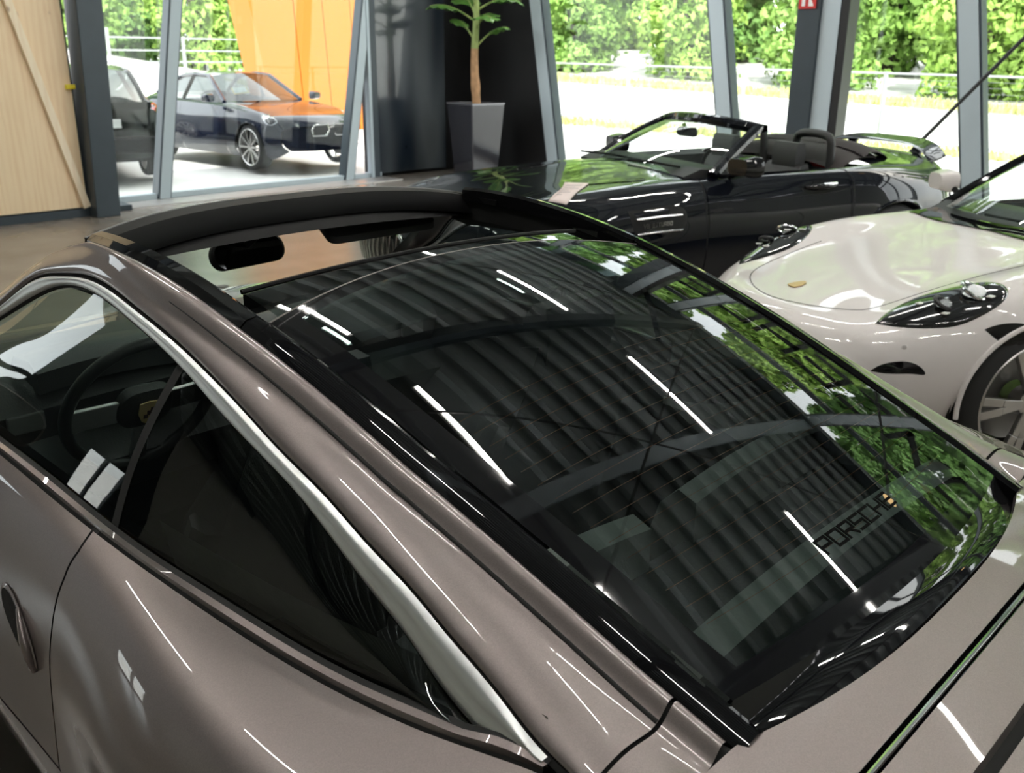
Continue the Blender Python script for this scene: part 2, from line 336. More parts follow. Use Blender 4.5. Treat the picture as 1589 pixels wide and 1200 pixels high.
pp = MB().box((WX-.03, -8.06, 2.1), (.04, 1.30, 4.1)).build('mottled_panel', mottle_mat(), smooth=False); tag(pp, 'tall dark blue-grey mottled panel beside the glass front', 'panel')
MATBLK = mat('matt_black_panel', (.006, .006, .007), .6)
structure(MB().box((WX+.08, -8.4, H/2), (.12, 2.2, H)).build('wall_corner', MATBLK, smooth=False))
# --- right side: leaning mullions, black bay at the corner, red sign column
xm = lambda x0, z: x0+.18*z
mx0 = [5.28, 2.36, -.565, -3.48, -6.40, -9.32]
for x0 in mx0: mullion((xm(x0, 0), WY, 0), (xm(x0, H), WY, H), .25, .16, 1)
structure(MB().poly([(WX+.1, WY-.02, 0), (5.2, WY-.02, 0), (xm(5.2, H), WY-.02, H), (WX+.1, WY-.02, H)], (0, -.06, 0)).build('wall_right', MATBLK, smooth=False))
pn = mx0+[-12.2]
for a, b in zip(pn[:-1], pn[1:]): window([(a, WY, .08), (b, WY, .08), (xm(b, H), WY, H), (xm(a, H), WY, H)])
structure(MB().box((-3, WY, .05), (18, .16, .1)).build('trim_6', STEEL, smooth=False)); structure(MB().box((-3, WY, H-.12), (21, .18, .26)).build('trim_7', STEEL, smooth=False)); structure(MB().box((-3, WY, 5.15), (21, .10, .12)).build('trim_8', STEEL, smooth=False))
cq = MB().box((1.36, WY+.35, H/2), (.27, .20, H)); cl = structure(cq.build('column', STEEL, smooth=False, bevel=.008)); MB().box((1.115, WY+.33, H/2), (.22, .16, H)).build('column_face', STEEL_L, cl, smooth=False); MB().box((.965, WY+.30, H/2), (.10, .22, H)).build('column_flange', mat('column_black', (.012, .013, .015), .4), cl, smooth=False)
sg_ = MB().box((1.375, WY+.462, 2.275), (.20, .012, .20)).build('fire_sign', mat('sign_red', (.55, .03, .03), .4), smooth=False); tag(sg_, 'small red fire safety sign with white symbols on the dark column', 'sign')
MB().poly([(1.44, WY+.469, 2.20), (1.40, WY+.469, 2.20), (1.40, WY+.469, 2.33), (1.44, WY+.469, 2.33)], (0, .003, 0)).build('sign_symbol', mat('sign_white', (.85, .85, .85), .5), sg_, smooth=False)
MB().poly([(1.36, WY+.469, 2.20), (1.30, WY+.469, 2.20), (1.33, WY+.469, 2.27), (1.31, WY+.469, 2.34), (1.36, WY+.469, 2.30)], (0, .003, 0)).build('sign_symbol', mat('sign_white', (.85, .85, .85), .5), sg_, smooth=False)
br = MB().tube([(.55, -8.85, .15), (-.08, -8.80, .90), (-.87, -8.80, 1.86), (-3.9, -8.80, 5.55)], .020, 8).build('bracing_rod', DARK_METAL); structure(br)
# lettering on the upper glazing, seen only as a reflection in the glass roof
LETT = mat('sign_letters', (.01, .01, .012), .5)
SGN = empty('window_lettering', (0, WY-.03, 0)); tag(SGN, 'row of tall black outline letters fixed high on the right-hand glazing', 'lettering')
for i, ch in enumerate('ONCEHOE'):
    def fm(x, y, i=i): return np.array([-4.35+.80*i+x, -.02, 4.02+y]), np.array([0, -1, 0])
    letter(ch, fm, .58, .62, .10, .03).build('letter', LETT, SGN, smooth=False)
# --- ceiling battens
TUBE = mat('tube_light', (.9, .9, .9), .4, emit=(1.0, .97, .90), estr=TUBE_STRENGTH)
HOUS = mat('lamp_body_white', (.7, .7, .7), .5)
lamp0 = None; lights = {}
for ry, xo in ((-5.9, .83), (-2.45, 1.02), (1.0, .3)):
    for k in range(-4, 3):
        cx = xo+2.58*k
        if cx < XB+1 or cx > WX-1: continue
        if lamp0 is None:
            l = empty('ceiling_batten', (cx, ry, 5.70)); MB().box((0, 0, .035), (1.46, .07, .04)).build('housing', HOUS, l, smooth=False)
            MB().tube([(-.70, 0, 0), (.70, 0, 0)], .022, 8).build('tube', TUBE, l)
            for sx in (-.5, .5): MB().tube([(sx, 0, .05), (sx, 0, .33)], .006, 6).build('hanger', DARK_METAL, l)
            lamp0 = l
        else:
            l = copy_tree(lamp0); l.location = (cx, ry, 5.70)
        lights.setdefault(ry, []).append(l)
ORD = ['first', 'second', 'third', 'fourth', 'fifth', 'sixth', 'seventh', 'eighth', 'ninth', 'tenth', 'eleventh', 'twelfth', 'thirteenth', 'fourteenth']
ROWN = {-5.9: 'row above the black convertible', -2.45: 'row above the gap beside the coupe', 1.0: 'row above the coupe itself', 4.6: 'row along the grey side wall'}
for ry, ls in lights.items():
    for i, l in enumerate(sorted(ls, key=lambda o: -o.location.x)):
        tag(l, 'strip light, %s from the glass front, %s' % (ORD[i], ROWN[ry]), 'ceiling light', 'strip lights under the ceiling')
sp_ = empty('spotlight', (-3.9, -8.3, 5.3)); tag(sp_, 'small warm spotlight near the right-hand windows', 'spotlight')
MB().lathe([(.05, .16), (.09, .14), (.13, 0), (.125, -.005)], 24, axis='z').build('shade', DARK_METAL, sp_); MB().lathe([(.001, .03), (.06, .03), (.105, .0), (.06, -.03), (.001, -.04)], 20, axis='z').build('bulb', mat('warm_bulb', (.9, .7, .4), .4, emit=(1, .62, .25), estr=4.0), sp_); MB().tube([(0, 0, .15), (0, 0, .7)], .008, 6).build('cord', DARK_METAL, sp_)
# ------------------------------------------------------------------ potted plant in the corner
pot = empty('potted_plant', (6.12, -8.45, 0), math.radians(-6)); tag(pot, 'banana plant with broad green leaves in a tall square dark pot', 'plant')
def sq(h, z): return [(-h, -h, z), (h, -h, z), (h, h, z), (-h, h, z)]
pm_ = MB(); pm_.hexa(sq(.22, 0), sq(.295, 1.02)); pm_.build('pot', mat('pot_gloss', (.028, .028, .034), .12, coat=.8), pot, smooth=False, bevel=.012)
MB().poly(sq(.27, 1.026)).build('soil', mat('soil', (.05, .035, .025), .9), pot, smooth=False)
rmq = MB(); 
for i in range(4):
    a, b = sq(.29, 1.03)[i], sq(.29, 1.03)[(i+1) % 4]; rmq.bar(a, b, .02, .02)
rmq.build('pot_rim', mat('pot_rim_grey', (.20, .20, .22), .2, .5), pot, smooth=False)
tz = np.linspace(1.0, 2.75, 24); bark = mat('banana_bark', (.42, .24, .12), .7, noise=.25, nscale=12); 
MB().tube(np.column_stack([.012*np.sin(tz*5), .01*np.cos(tz*4), tz])[:11], np.interp(tz[:11], [1.0, 1.15, 1.28, 1.32, 1.5, 1.72], [.062, .058, .074, .060, .055, .05]), 12).build('trunk', bark, pot)
MB().tube(np.column_stack([.012*np.sin(tz*5), .01*np.cos(tz*4), tz])[10:], np.interp(tz[10:], [1.6, 2.75], [.054, .034]), 12).build('stem', mat('banana_stem', (.30, .38, .12), .5, noise=.2, nscale=10), pot)
LEAFM = mat('banana_leaf', (.085, .21, .035), .35, noise=.25, nscale=9, coat=.2)
def banana_leaf(z0, az, L, W, up, droop):
    n, m = 18, 9; P = []
    for i in range(n):
        u = i/(n-1); ln = .16+L*u; pet = .25; w = W*1.6*max(.04, math.sin(math.pi*min(1, max(0, (u-.12)/.88))**.75)) if u > .12 else .02
        x = math.cos(up)*ln*(1-.12*droop*u*u); z = math.sin(up)*ln-droop*.55*L*u**2.2; row = []
        for j in range(m):
            q = 2*j/(m-1)-1; yy = q*w; zz = z-.25*abs(q)*w+.012*math.sin(9*u*math.pi+q*2)*abs(q)
            row.append((x*math.cos(az)-yy*math.sin(az), x*math.sin(az)+yy*math.cos(az), z0+zz))
        P.append(row)
    MB().grid(np.array(P)).build('leaf', LEAFM, pot, thick=.003)
    r = [(math.cos(az)*(math.cos(up)*l*(1)), math.sin(az)*math.cos(up)*l, z0+math.sin(up)*l-droop*.55*L*max(0, (l-.16)/L)**2.2-.004) for l in np.linspace(.02, .16+L*.8, 12)]
    MB().tube(r, np.linspace(.016, .005, 12), 6).build('leaf_rib', mat('banana_stem', (.30, .38, .12), .5), pot)
for z0, az, L, W, up, dr in ((1.78, -2.6, .62, .115, .75, .9), (1.86, .25, .60, .10, .85, .95), (2.02, 2.9, .55, .13, .55, 1.0), (2.05, -1.2, .55, .12, .6, .9), (2.12, .9, .72, .14, .55, .8), (2.2, -.35, .75, .14, .6, .8), (2.25, -2.4, .70, .14, .5, .9), (2.32, 2.1, .7, .14, .7, .8), (2.4, -.9, .7, .13, .9, .7), (2.5, 1.4, .8, .13, 1.0, .6), (2.6, -2.0, .8, .13, 1.1, .5), (2.7, .2, .8, .13, 1.2, .5)): banana_leaf(z0, az, L, W, up, dr)
# ------------------------------------------------------------------ outside: fence, lawn, trees, orange tower
FEN = mat('galvanised', (.42, .44, .46), .45, .6)
fn = empty('wire_fence', (0, -17, 0)); tag(fn, 'galvanised wire fence on thin posts along the lawn behind the right-hand windows', 'fence')
fx = np.arange(-14.1, 24.1, 3.0)+.01
for x in fx:
    z = float(gz(np.array(x), np.array(-17.))); MB().tube([(x, 0, z-.05), (x, 0, z+1.33)], .045, 8).build('fence_post', FEN, fn); 
for hh in (1.30, .08):
    MB().tube([(x, 0, float(gz(np.array(x), np.array(-17.)))+hh) for x in fx], .022, 6).build('fence_rail', FEN, fn)
wm = MB()
for hh in np.arange(.2, 1.3, .1): wm.tube([(x, 0, float(gz(np.array(x), np.array(-17.)))+hh) for x in fx], .003, 3, cap=False)
wmo = wm.build('fence_wire', FEN, fn); wmo['kind'] = 'stuff'
fn2 = empty('railing', (26.6, 0, 0)); tag(fn2, 'grey railing on the bank behind the parked cars', 'fence')
for y in np.arange(-25, 0, 2.5):
    z = float(gz(np.array(27.), np.array(y))); MB().box((0, y, z+.55), (.08, .08, 1.1)).build('railing_post', FEN, fn2, smooth=False)
for hh in (.35, .7, 1.08): MB().bar((0, -25, float(gz(np.array(27.), np.array(-15.)))+hh), (0, -2.5, float(gz(np.array(27.), np.array(-15.)))+hh), .04, .05).build('railing_bar', FEN, fn2, smooth=False)
GR = mat('meadow_grass', (.55, .56, .22), .9, noise=.3, nscale=3)
def tufts(name, x0, x1, y0, y1, n, h, label):
    q = MB()
    for _ in range(n):
        x, y = random.uniform(x0, x1), random.uniform(y0, y1); z = float(gz(np.array(x), np.array(y))); a = random.uniform(0, 3.14); l = h*random.uniform(.5, 1.3); w = .05
        dx, dy = math.cos(a)*w, math.sin(a)*w; bx, by = random.uniform(-.1, .1), random.uniform(-.1, .1); q.add([(x-dx, y-dy, z-.02), (x+dx, y+dy, z-.02), (x+dx*.4+bx, y+dy*.4+by, z+l)], [(0, 1, 2)])
    o = q.build(name, GR, smooth=False); tag(o, label, 'grass', kind='stuff')
tufts('lawn_grass', -8, 26, -16.85, -16.1, 5000, .12, 'strip of short yellow-green grass along the wire fence')
tufts('verge_grass', -2, 25, -25.6, -24.6, 6000, .22, 'strip of yellow-green grass at the foot of the trees')
LEAF = [mat('leaf_light', (.30, .47, .09), .6, noise=.25, nscale=.8), mat('leaf_mid', (.25, .42, .09), .6, noise=.25, nscale=.8), mat('leaf_deep', (.17, .33, .08), .6, noise=.25, nscale=.8)]
BARK = mat('tree_bark', (.10, .075, .055), .9, noise=.3, nscale=6)
def crown_mesh(seed, n, hgt, rad, base, leaf):
    r = np.random.default_rng(seed); nb = 110; C = []
    for _ in range(nb):
        z = r.uniform(base, hgt); rr = rad*math.sin(math.pi*(.24+.70*(z-base)/(hgt-base)))**.5; a = r.uniform(0, 6.283); d = rr*r.uniform(.35, .85); C.append((d*math.cos(a), d*math.sin(a), z, r.uniform(.24, .38)*rad))
    C = np.array(C); ci_ = r.integers(nb, size=n); c = C[ci_]; v = r.normal(size=(n, 3)); v /= np.linalg.norm(v, axis=1)[:, None]; up = r.random(n) < .65; v[:, 2] = np.where(up, np.abs(v[:, 2])*.9, v[:, 2])
    p = c[:, :3]+v*(c[:, 3]*r.uniform(.75, 1.05, n))[:, None]; nn = v+r.normal(size=(n, 3))*.55; nn /= np.linalg.norm(nn, axis=1)[:, None]
    t = np.cross(nn, r.normal(size=(n, 3))); t /= np.linalg.norm(t, axis=1)[:, None]; b = np.cross(nn, t); l = (leaf*r.uniform(.6, 1.3, n))[:, None]
    vs = np.stack([p-t*l, p-b*l*.55, p+t*l, p+b*l*.55], 1).reshape(-1, 3)
    q = MB(); q.v = [tuple(p) for p in vs]; q.f = [(4*i, 4*i+1, 4*i+2, 4*i+3) for i in range(n)]; return q
TREE_LABELS = []
def tree(seed, n, hgt, rad, base, leaf, lm, name='broadleaf_tree'):
    t = empty(name); c = crown_mesh(seed, n, hgt, rad, base, leaf).build('crown', LEAF[lm], t, smooth=False)
    tk = MB().tube([(0, 0, -.3), (.1, 0, hgt*.25), (0, .1, hgt*.5), (.1, 0, hgt*.8)], [.28, .22, .16, .05], 8); 
    for k in range(5):
        a = k*1.3; z = hgt*(.3+.1*k); tk.tube([(0, 0, z), (rad*.4*math.cos(a), rad*.4*math.sin(a), z+.9)], [.09, .03], 6)
    tk.build('trunk', BARK, t); return t
protos = [tree(1, 50000, 22.5, 3.05, .3, .20, 0), tree(2, 50000, 23.5, 3.05, .3, .20, 1), tree(3, 48000, 21.5, 3.0, .3, .20, 2), tree(4, 10000, 5.6, 2.0, .0, .14, 0, 'shrub'), tree(5, 10000, 5.0, 2.0, .0, .14, 1, 'shrub')]
spots = []
rr_ = random.Random(5)
k = 0
for x in np.arange(-19, 36, 7.6): spots.append((x, -34.6, k % 3)); k += 1
for x in np.arange(-15.2, 40, 7.6): spots.append((x, -42.3, (k+1) % 3)); k += 1
for x in np.arange(-17, 42, 7.6): spots.append((x, -50, (k+1) % 3)); k += 1
for x in np.arange(-4, 27, 5.0): spots.append((x, -28.3, 3+k % 2)); k += 1
for y in np.arange(-26, -2, 7.6): spots.append((39.4, y, k % 3)); k += 1
for y in np.arange(-29.8, -2, 7.6): spots.append((47.2, y, k % 3)); k += 1
for y in np.arange(-24, -5, 5.0): spots.append((33.0, y, 3+k % 2)); k += 1
used = set(); rows = {}
for x, y, p in spots:
    if p not in used: t = protos[p]; used.add(p)
    else: t = copy_tree(protos[p])
    t.location = (x, y, float(gz(np.array(x), np.array(y)))); t.rotation_euler = (0, 0, rr_.uniform(0, 6.28)); s_ = rr_.uniform(.95, 1.02); t.scale = (s_, s_, s_)
    right = y < -28 and x < 36
    key = ('behind the wire fence' if right else 'behind the parked cars', 'shrubs' if p > 2 else ('front trees' if (y > -38 if right else x < 42) else ('rear trees' if y < -46 else 'middle trees')))
    rows.setdefault(key, []).append((x if right else y, t, p))
for (side, row), ls in rows.items():
    for i, (c, t, p) in enumerate(sorted(ls, key=lambda q: -q[0])):
        tone = ('light green', 'mid green', 'deep green', 'light green', 'mid green')[p]
        if row == 'shrubs': tag(t, '%s shrub, %s in the low row %s' % (tone, ORD[i], side), 'shrub', 'shrubs '+side)
        else: tag(t, 'tall %s tree, %s in the %s row %s' % (tone, ORD[i], row.split()[0], side), 'tree', row+' '+side)
ORANGE = mat('orange_cladding', (.50, .15, .008), .5)
ot = empty('orange_tower', (14.6, -12.2, 0)); tag(ot, 'bright orange clad wall leaning outwards beyond the dark blue coupe', 'wall')
for i in range(5):
    a0, a1 = 1.55-.75*i, 1.55-.75*(i+1)+.02; q = MB(); q.hexa([(0, a1, 0), (.8, a1, 0), (.8, a0-(0.35 if i == 0 else 0)*0, 0), (0, a0, 0)], [(0, a1+.35, 6), (.8, a1+.35, 6), (.8, a0+.35*(3.2 if i == 0 else 1), 6), (0, a0+.35*(3.2 if i == 0 else 1), 6)]); q.build('cladding_panel', ORANGE, ot, smooth=False, bevel=.006)
for i, (y, z, w, h_) in enumerate(((-1.0, 2.72, .42, .30), (-.75, 2.22, .26, .20), (-.82, 1.98, .36, .10))):
    MB().box((-.02, y, z), (.03, w, h_)).build('white_mark', mat('sign_white', (.85, .85, .85), .5), ot, smooth=False)
# ================================================================== the brown-grey sports car with the open glass roof (nose at x=0, x = -s)
PAINT = paint('brown_grey_metallic', (0.270, 0.230, 0.224), flake=0.10, metal=0.85, rough=0.46)
def X(A):
    A = np.array(A, float); A[..., 0] *= -1; return A
ZP = [None]
_S = [2.07,2.18,2.335,2.47,2.593,2.70,2.76,2.934,3.106,3.204,3.355,3.47,1.93,2.167,2.33,2.482,2.616,2.758,2.826,2.972,3.112,3.244,3.366,3.479]
_Z = [1.306,1.311,1.297,1.273,1.25,1.228,1.207,1.147,1.084,1.045,.988,.93,1.301,1.308,1.293,1.266,1.241,1.204,1.176,1.133,1.089,1.037,.988,.946]
_c = np.polyfit(_S, _Z, 4)
ze = lambda s: np.polyval(_c, s)
yE = lambda s: np.interp(s, [1.9, 2.2, 2.6, 3.0, 3.4, 3.7], [.535, .545, .55, .54, .51, .475])
yG = lambda s: yE(s)-.048
CROWN = .03
def roof_z(s, y): return ze(s)+.004+CROWN*(1-(y/.5)**2)
CO = np.array([(1.45,.735,.955),(1.62,.685,1.06),(1.778,.637,1.139),(1.872,.603,1.202),(1.992,.587,1.234),(2.093,.581,1.247),(2.207,.583,1.247),(2.335,.59,1.235),(2.498,.606,1.209),(2.636,.617,1.174),(2.741,.623,1.144),(2.836,.629,1.118),(2.948,.634,1.083),(3.038,.636,1.051),(3.137,.641,1.014),(3.207,.645,.991),(3.289,.650,.962),(3.381,.659,.925),(3.44,.657,.913),(3.52,.655,.905)])
CI = np.array([(1.47,.745,.94),(1.62,.694,1.04),(1.778,.641,1.12),(1.89,.61,1.177),(1.991,.589,1.216),(2.074,.584,1.229),(2.201,.587,1.227),(2.322,.594,1.216),(2.47,.61,1.187),(2.579,.62,1.163),(2.661,.625,1.142),(2.78,.632,1.108),(2.913,.642,1.067),(2.999,.648,1.03),(3.08,.653,.995),(3.156,.66,.964),(3.208,.665,.942),(3.284,.671,.914)])
BELT = np.array([(1.40,.745,.935),(1.7,.755,.943),(2.043,.76,.946),(2.33,.762,.943),(2.506,.760,.933),(2.646,.755,.927),(2.814,.746,.926),(2.95,.735,.922),(3.115,.713,.917),(3.218,.693,.919),(3.29,.678,.919)])
def smooth_tab(T, k=1):
    T = T.copy()
    for _ in range(k):
        T[1:-1, 1:] = T[1:-1, 1:]*.5+.25*(T[:-2, 1:]+T[2:, 1:])
    return T
CO[6:18] = smooth_tab(CO[6:18]); CI[6:] = smooth_tab(CI[6:]); 
co = spl(CO[:, 0], CO[:, 1:]); ci = spl(CI[:, 0], CI[:, 1:]); bt = spl(BELT[:, 0], BELT[:, 1:])
def curve(f, ss): r = f(ss); return np.column_stack([ss, r])
# lower body lines j0..j6 along s
ST = [0.02, .12, .4, .92, 1.4, 2.0, 2.5, 2.8, 3.05, 3.27, 3.42, 3.6, 3.9, 4.2, 4.38, 4.43]
JY = [[.40,.50,.58,.645,.765,.782,.784,.771,.746,.706,.668,.655,.63,.60,.56,.50],
      [.46,.57,.66,.735,.80,.824,.833,.852,.862,.850,.826,.795,.75,.69,.63,.55],
      [.50,.62,.73,.82,.845,.858,.870,.906,.924,.920,.906,.885,.845,.78,.69,.60],
      [.52,.65,.76,.86,.858,.870,.878,.914,.932,.931,.924,.91,.87,.80,.71,.62],
      [.52,.65,.76,.865,.855,.866,.872,.898,.916,.922,.918,.906,.865,.795,.70,.60],
      [.50,.63,.75,.85,.845,.860,.864,.885,.905,.915,.912,.90,.855,.77,.68,.57],
      [.42,.56,.68,.80,.82,.840,.845,.85,.855,.86,.855,.84,.79,.70,.60,.50]]
JZ = [[.52,.63,.76,.86,.925,.94,.930,.920,.910,.913,.918,.905,.858,.79,.72,.60],
      [.50,.59,.70,.80,.895,.905,.899,.898,.893,.882,.868,.848,.80,.73,.65,.55],
      [.48,.53,.61,.68,.79,.80,.79,.80,.808,.808,.80,.78,.735,.67,.60,.50],
      [.46,.48,.53,.56,.66,.66,.66,.67,.68,.68,.68,.67,.64,.60,.53,.46],
      [.43,.42,.43,.46,.53,.54,.54,.53,.53,.53,.53,.52,.50,.48,.45,.40],
      [.38,.34,.33,.36,.43,.432,.432,.42,.40,.39,.39,.38,.36,.36,.36,.36],
      [.34,.22,.20,.22,.30,.30,.30,.28,.26,.26,.26,.26,.26,.28,.30,.32]]
_jy = [spl(ST, JY[j]) for j in range(7)]; _jz = [spl(ST, JZ[j]) for j in range(7)]
TS = [0, .09, .22, .38, .52, .64, .8]
def body(s, t):
    """s, t arrays of equal shape -> points on the left flank"""
    s = np.asarray(s, float); t = np.asarray(t, float); sh = s.shape; s1 = s.ravel(); t1 = t.ravel()
    Y = np.stack([f(s1) for f in _jy]); Z = np.stack([f(s1) for f in _jz])
    fy = spl(TS, Y); fz = spl(TS, Z); n = len(s1)
    y = np.array([0.0]*n); z = np.array([0.0]*n)
    # evaluate spline columnwise
    yy = np.empty(n); zz = np.empty(n)
    ut = np.unique(np.round(t1, 6))
    for tv in ut:
        k = np.abs(t1-tv) < 1e-6
        yy[k] = fy(float(tv))[k]; zz[k] = fz(float(tv))[k]
    return np.stack([s1, yy, zz], 1).reshape(*sh, 3)
def nose_bend(P):      # rounds the plan view of nose and tail
    P = np.array(P); s = P[..., 0]; y = np.abs(P[..., 1])
    P[..., 0] = s+np.clip(1-s/1.0, 0, 1)**1.5*.42*(y/.8)**2.2-np.clip((s-3.7)/.73, 0, 1)**1.5*.30*(y/.8)**2.2
    return P
def arch_cut(G, cs, cz, R):
    """snap/remove grid cells inside a wheel circle (side view); returns MB"""
    n, m, _ = G.shape; P = G.copy(); ds = P[..., 0]-cs; dz = P[..., 2]-cz; r = np.hypot(ds, dz); ins = r < R
    keep = ~ins; near = np.zeros_like(ins)
    for a, b in ((1,0),(-1,0),(0,1),(0,-1),(1,1),(-1,-1),(1,-1),(-1,1)):
        near |= np.roll(np.roll(keep, a, 0), b, 1)
    sn = ins & near
    k = R/np.maximum(r, 1e-6)
    P[..., 0] = np.where(sn, cs+ds*k, P[..., 0]); P[..., 2] = np.where(sn, cz+dz*k, P[..., 2])
    ok = keep | sn
    return P, ok
def grid_ok(P, ok, flip=False):
    mb = MB(); n, m, _ = P.shape; mb.v = [tuple(p) for p in P.reshape(-1, 3)]
    for i in range(n-1):
        for j in range(m-1):
            if ok[i, j] and ok[i+1, j] and ok[i, j+1] and ok[i+1, j+1]:
                q = (i*m+j, i*m+j+1, (i+1)*m+j+1, (i+1)*m+j); mb.f.append(q[::-1] if flip else q)
    return mb
targa = empty('sports_car')
tag(targa, 'brown-grey metallic coupe with open glass roof and chrome window arc, nearest of all cars', 'car')
def both(name, mb, m, parent=targa, **k):
    a = mb.build(name, m, parent, **k); b = mb.mirror_y().build(name, m, parent, **k); return a, b
def strip(name, P, w, m, parent=targa, lift=.0012, nrm=None, mirror=True):
    """thin flat strip following a polyline lying on a surface; nrm: per-point normals"""
    P = np.asarray(P, float); T = np.gradient(P, axis=0); T /= np.linalg.norm(T, axis=1)[:, None]
    N = np.asarray(nrm, float); N = np.broadcast_to(N, P.shape); B = np.cross(T, N); B /= np.linalg.norm(B, axis=1)[:, None]
    mb = MB().grid(np.stack([P-B*w/2+N*lift*.2, P-B*w/4+N*lift, P+B*w/4+N*lift, P+B*w/2+N*lift*.2], 1))
    return both(name, mb, m, parent) if mirror else mb.build(name, m, parent)
# ---- flank: door, rear quarter, front fender
def door_s(t): return np.interp(t, [0, .06, .12, .22, .38, .52, .64], [2.508, 2.53, 2.535, 2.515, 2.475, 2.43, 2.39])
tt = np.concatenate([np.linspace(0, .22, 16), np.linspace(.24, .64, 24)])
def flank(sa, sb, n, tq):
    u = np.linspace(0, 1, n)[:, None]; S = sa(tq)[None, :]*(1-u)+sb(tq)[None, :]*u
    return body(S, np.broadcast_to(tq[None, :], S.shape))
Pd = flank(lambda t: 1.44+0*t, lambda t: door_s(t)-.003, 50, tt)
doors = both('door', MB().grid(X(Pd)), PAINT)
Pq = nose_bend(flank(lambda t: door_s(t)+.003, lambda t: 4.43+0*t, 110, np.linspace(0, .8, 70)))
Pq2, okq = arch_cut(Pq, 3.27, .335, .365)
both('rear_quarter_panel', grid_ok(X(Pq2), okq), PAINT)
Pf = nose_bend(flank(lambda t: 0.02+0*t, lambda t: 1.434+0*t, 70, np.linspace(0, .8, 60)))
Pf2, okf = arch_cut(Pf, .92, .335, .36)
both('front_fender', grid_ok(X(Pf2), okf), PAINT)
Ps = flank(lambda t: 1.30+0*t, lambda t: 2.86+0*t, 40, np.linspace(.65, .8, 8)); Ps = np.concatenate([Ps, Ps[:, -1:]*[1, .86, 1]+[0, 0, -.08]], 1)
both('sill', MB().grid(X(Ps)), PAINT)
# gap liners behind the shut lines
gl = body(door_s(tt), tt); gl[:, 1] -= .006
both('door_gap', MB().grid(np.stack([X(gl+[-.012, 0, 0]), X(gl+[.012, 0, 0])], 1)), SEAM)
gl2 = body(np.linspace(1.44, 2.39, 40), np.full(40, .645)); gl2[:, 1] -= .004
both('door_gap', MB().grid(np.stack([X(gl2+[0, 0, .012]), X(gl2-[0, 0, .012])], 1)), SEAM)
# door handle: oval recess, pull and lock
def on_body(s, z):
    ts = np.linspace(0, .64, 120); P = body(np.full(120, s), ts); i = np.argmin(np.abs(P[:, 2]-z)); return P[i]
def oval(cs, cz, a, b, ang, k, lift, n=36):
    out = []
    for q in np.linspace(0, 2*math.pi, n, endpoint=False):
        x, y = a*k*math.cos(q), b*k*math.sin(q); s = cs+x*math.cos(ang)-y*math.sin(ang); z = cz+x*math.sin(ang)+y*math.cos(ang)
        p = on_body(s, z); out.append((s, p[1]+lift, z))
    return out
for sd, dr in zip((1, -1), doors):
    H = lambda mb: mb if sd == 1 else mb.mirror_y()
    o1 = np.array([oval(2.338, .712, .088, .043, -.62, k, l) for k, l in ((1.0, .0015), (.97, .004), (.86, .004), (.80, -.0))]); 
    h = H(MB().grid(X(o1), closed=True)).build('door_handle', PAINT, dr)
    cup = np.array([oval(2.325, .722, .062, .034, -.62, k, .0045) for k in (1.0, .8, .6, .4, .2, .02)])
    H(MB().grid(X(cup), closed=True)).build('handle_cup', SEAM, dr)
    pl = [(q, on_body(q, z)[1]+o, z) for q, z, o in ((2.350, .752, .003), (2.385, .725, .010), (2.402, .690, .010), (2.402, .655, .003))]
    H(MB().tube(X(spl([0, 1, 2, 3], pl)(np.linspace(0, 3, 14))), np.interp(np.linspace(0, 1, 14), [0, .5, 1], [.004, .008, .006]))).build('handle_pull', PAINT, dr)
    p = on_body(2.385, .655); H(MB().disc((-2.385, p[1]+.006, .655), (0, 1, .15), .009)).build('lock_cap', CHROME, dr)
# ---- belt ledge between glass and body, with rubber
sl = np.linspace(1.42, 3.385, 90)
b_in = curve(lambda s: bt(np.minimum(s, 3.285)), sl); b_in[:, 0] = sl; kq = np.clip((sl-3.285)/.1, 0, 1); b_in[:, 1] = b_in[:, 1]*(1-kq)+(co(sl)[:, 0]-.002)*kq; b_in[:, 2] = b_in[:, 2]*(1-kq)+(co(sl)[:, 1]-.003)*kq
j0 = body(sl, np.zeros(90))
led1 = b_in+[0, .004, 0]; led2 = b_in*.45+j0*.55+[0, .002, .004]; led3 = j0+[0, -.007, .0]
both('belt_moulding', MB().grid(X(np.stack([led1+[0, 0, -.004], led1+[0, .001, .002], led2, led3], 1))), PAINT)
both('belt_rubber', MB().grid(X(np.stack([led3+[0, 0, .0005], led3*.5+j0*.5+[0, 0, -.006], j0+[0, .0015, -.001]], 1))), RUBBER)
both('window_seal', MB().grid(X(np.stack([b_in+[0, -.004, .004], b_in+[0, .0045, .001]], 1))), RUBBER)
# ---- side windows
def side_glass(s0, s1, n, m=14, inset=.006):
    s = np.linspace(s0, s1, n); top = curve(ci, s); bot = curve(bt, s); top[:, 1] -= inset; bot[:, 1] -= inset
    v = np.linspace(0, 1, m)[None, :, None]; P = bot[:, None]*(1-v)+top[:, None]*v; P[..., 1] += .016*np.sin(np.pi*v[..., 0]); return P
both('door_window', MB().grid(X(side_glass(1.50, 2.517, 50))), SIDE_GLASS)
both('quarter_window', MB().grid(X(side_glass(2.533, 3.28, 46))), DARK_GLASS)
pb = side_glass(2.515, 2.536, 3, inset=.004); both('window_divider', MB().grid(X(pb)), RUBBER)
# black frame inside the chrome (window rubber)
s = np.linspace(1.5, 3.28, 90); c1 = curve(ci, s)
both('window_rubber', MB().grid(X(np.stack([c1+[0, .0005, .002], c1+[0, -.003, -.007]], 1))), RUBBER)
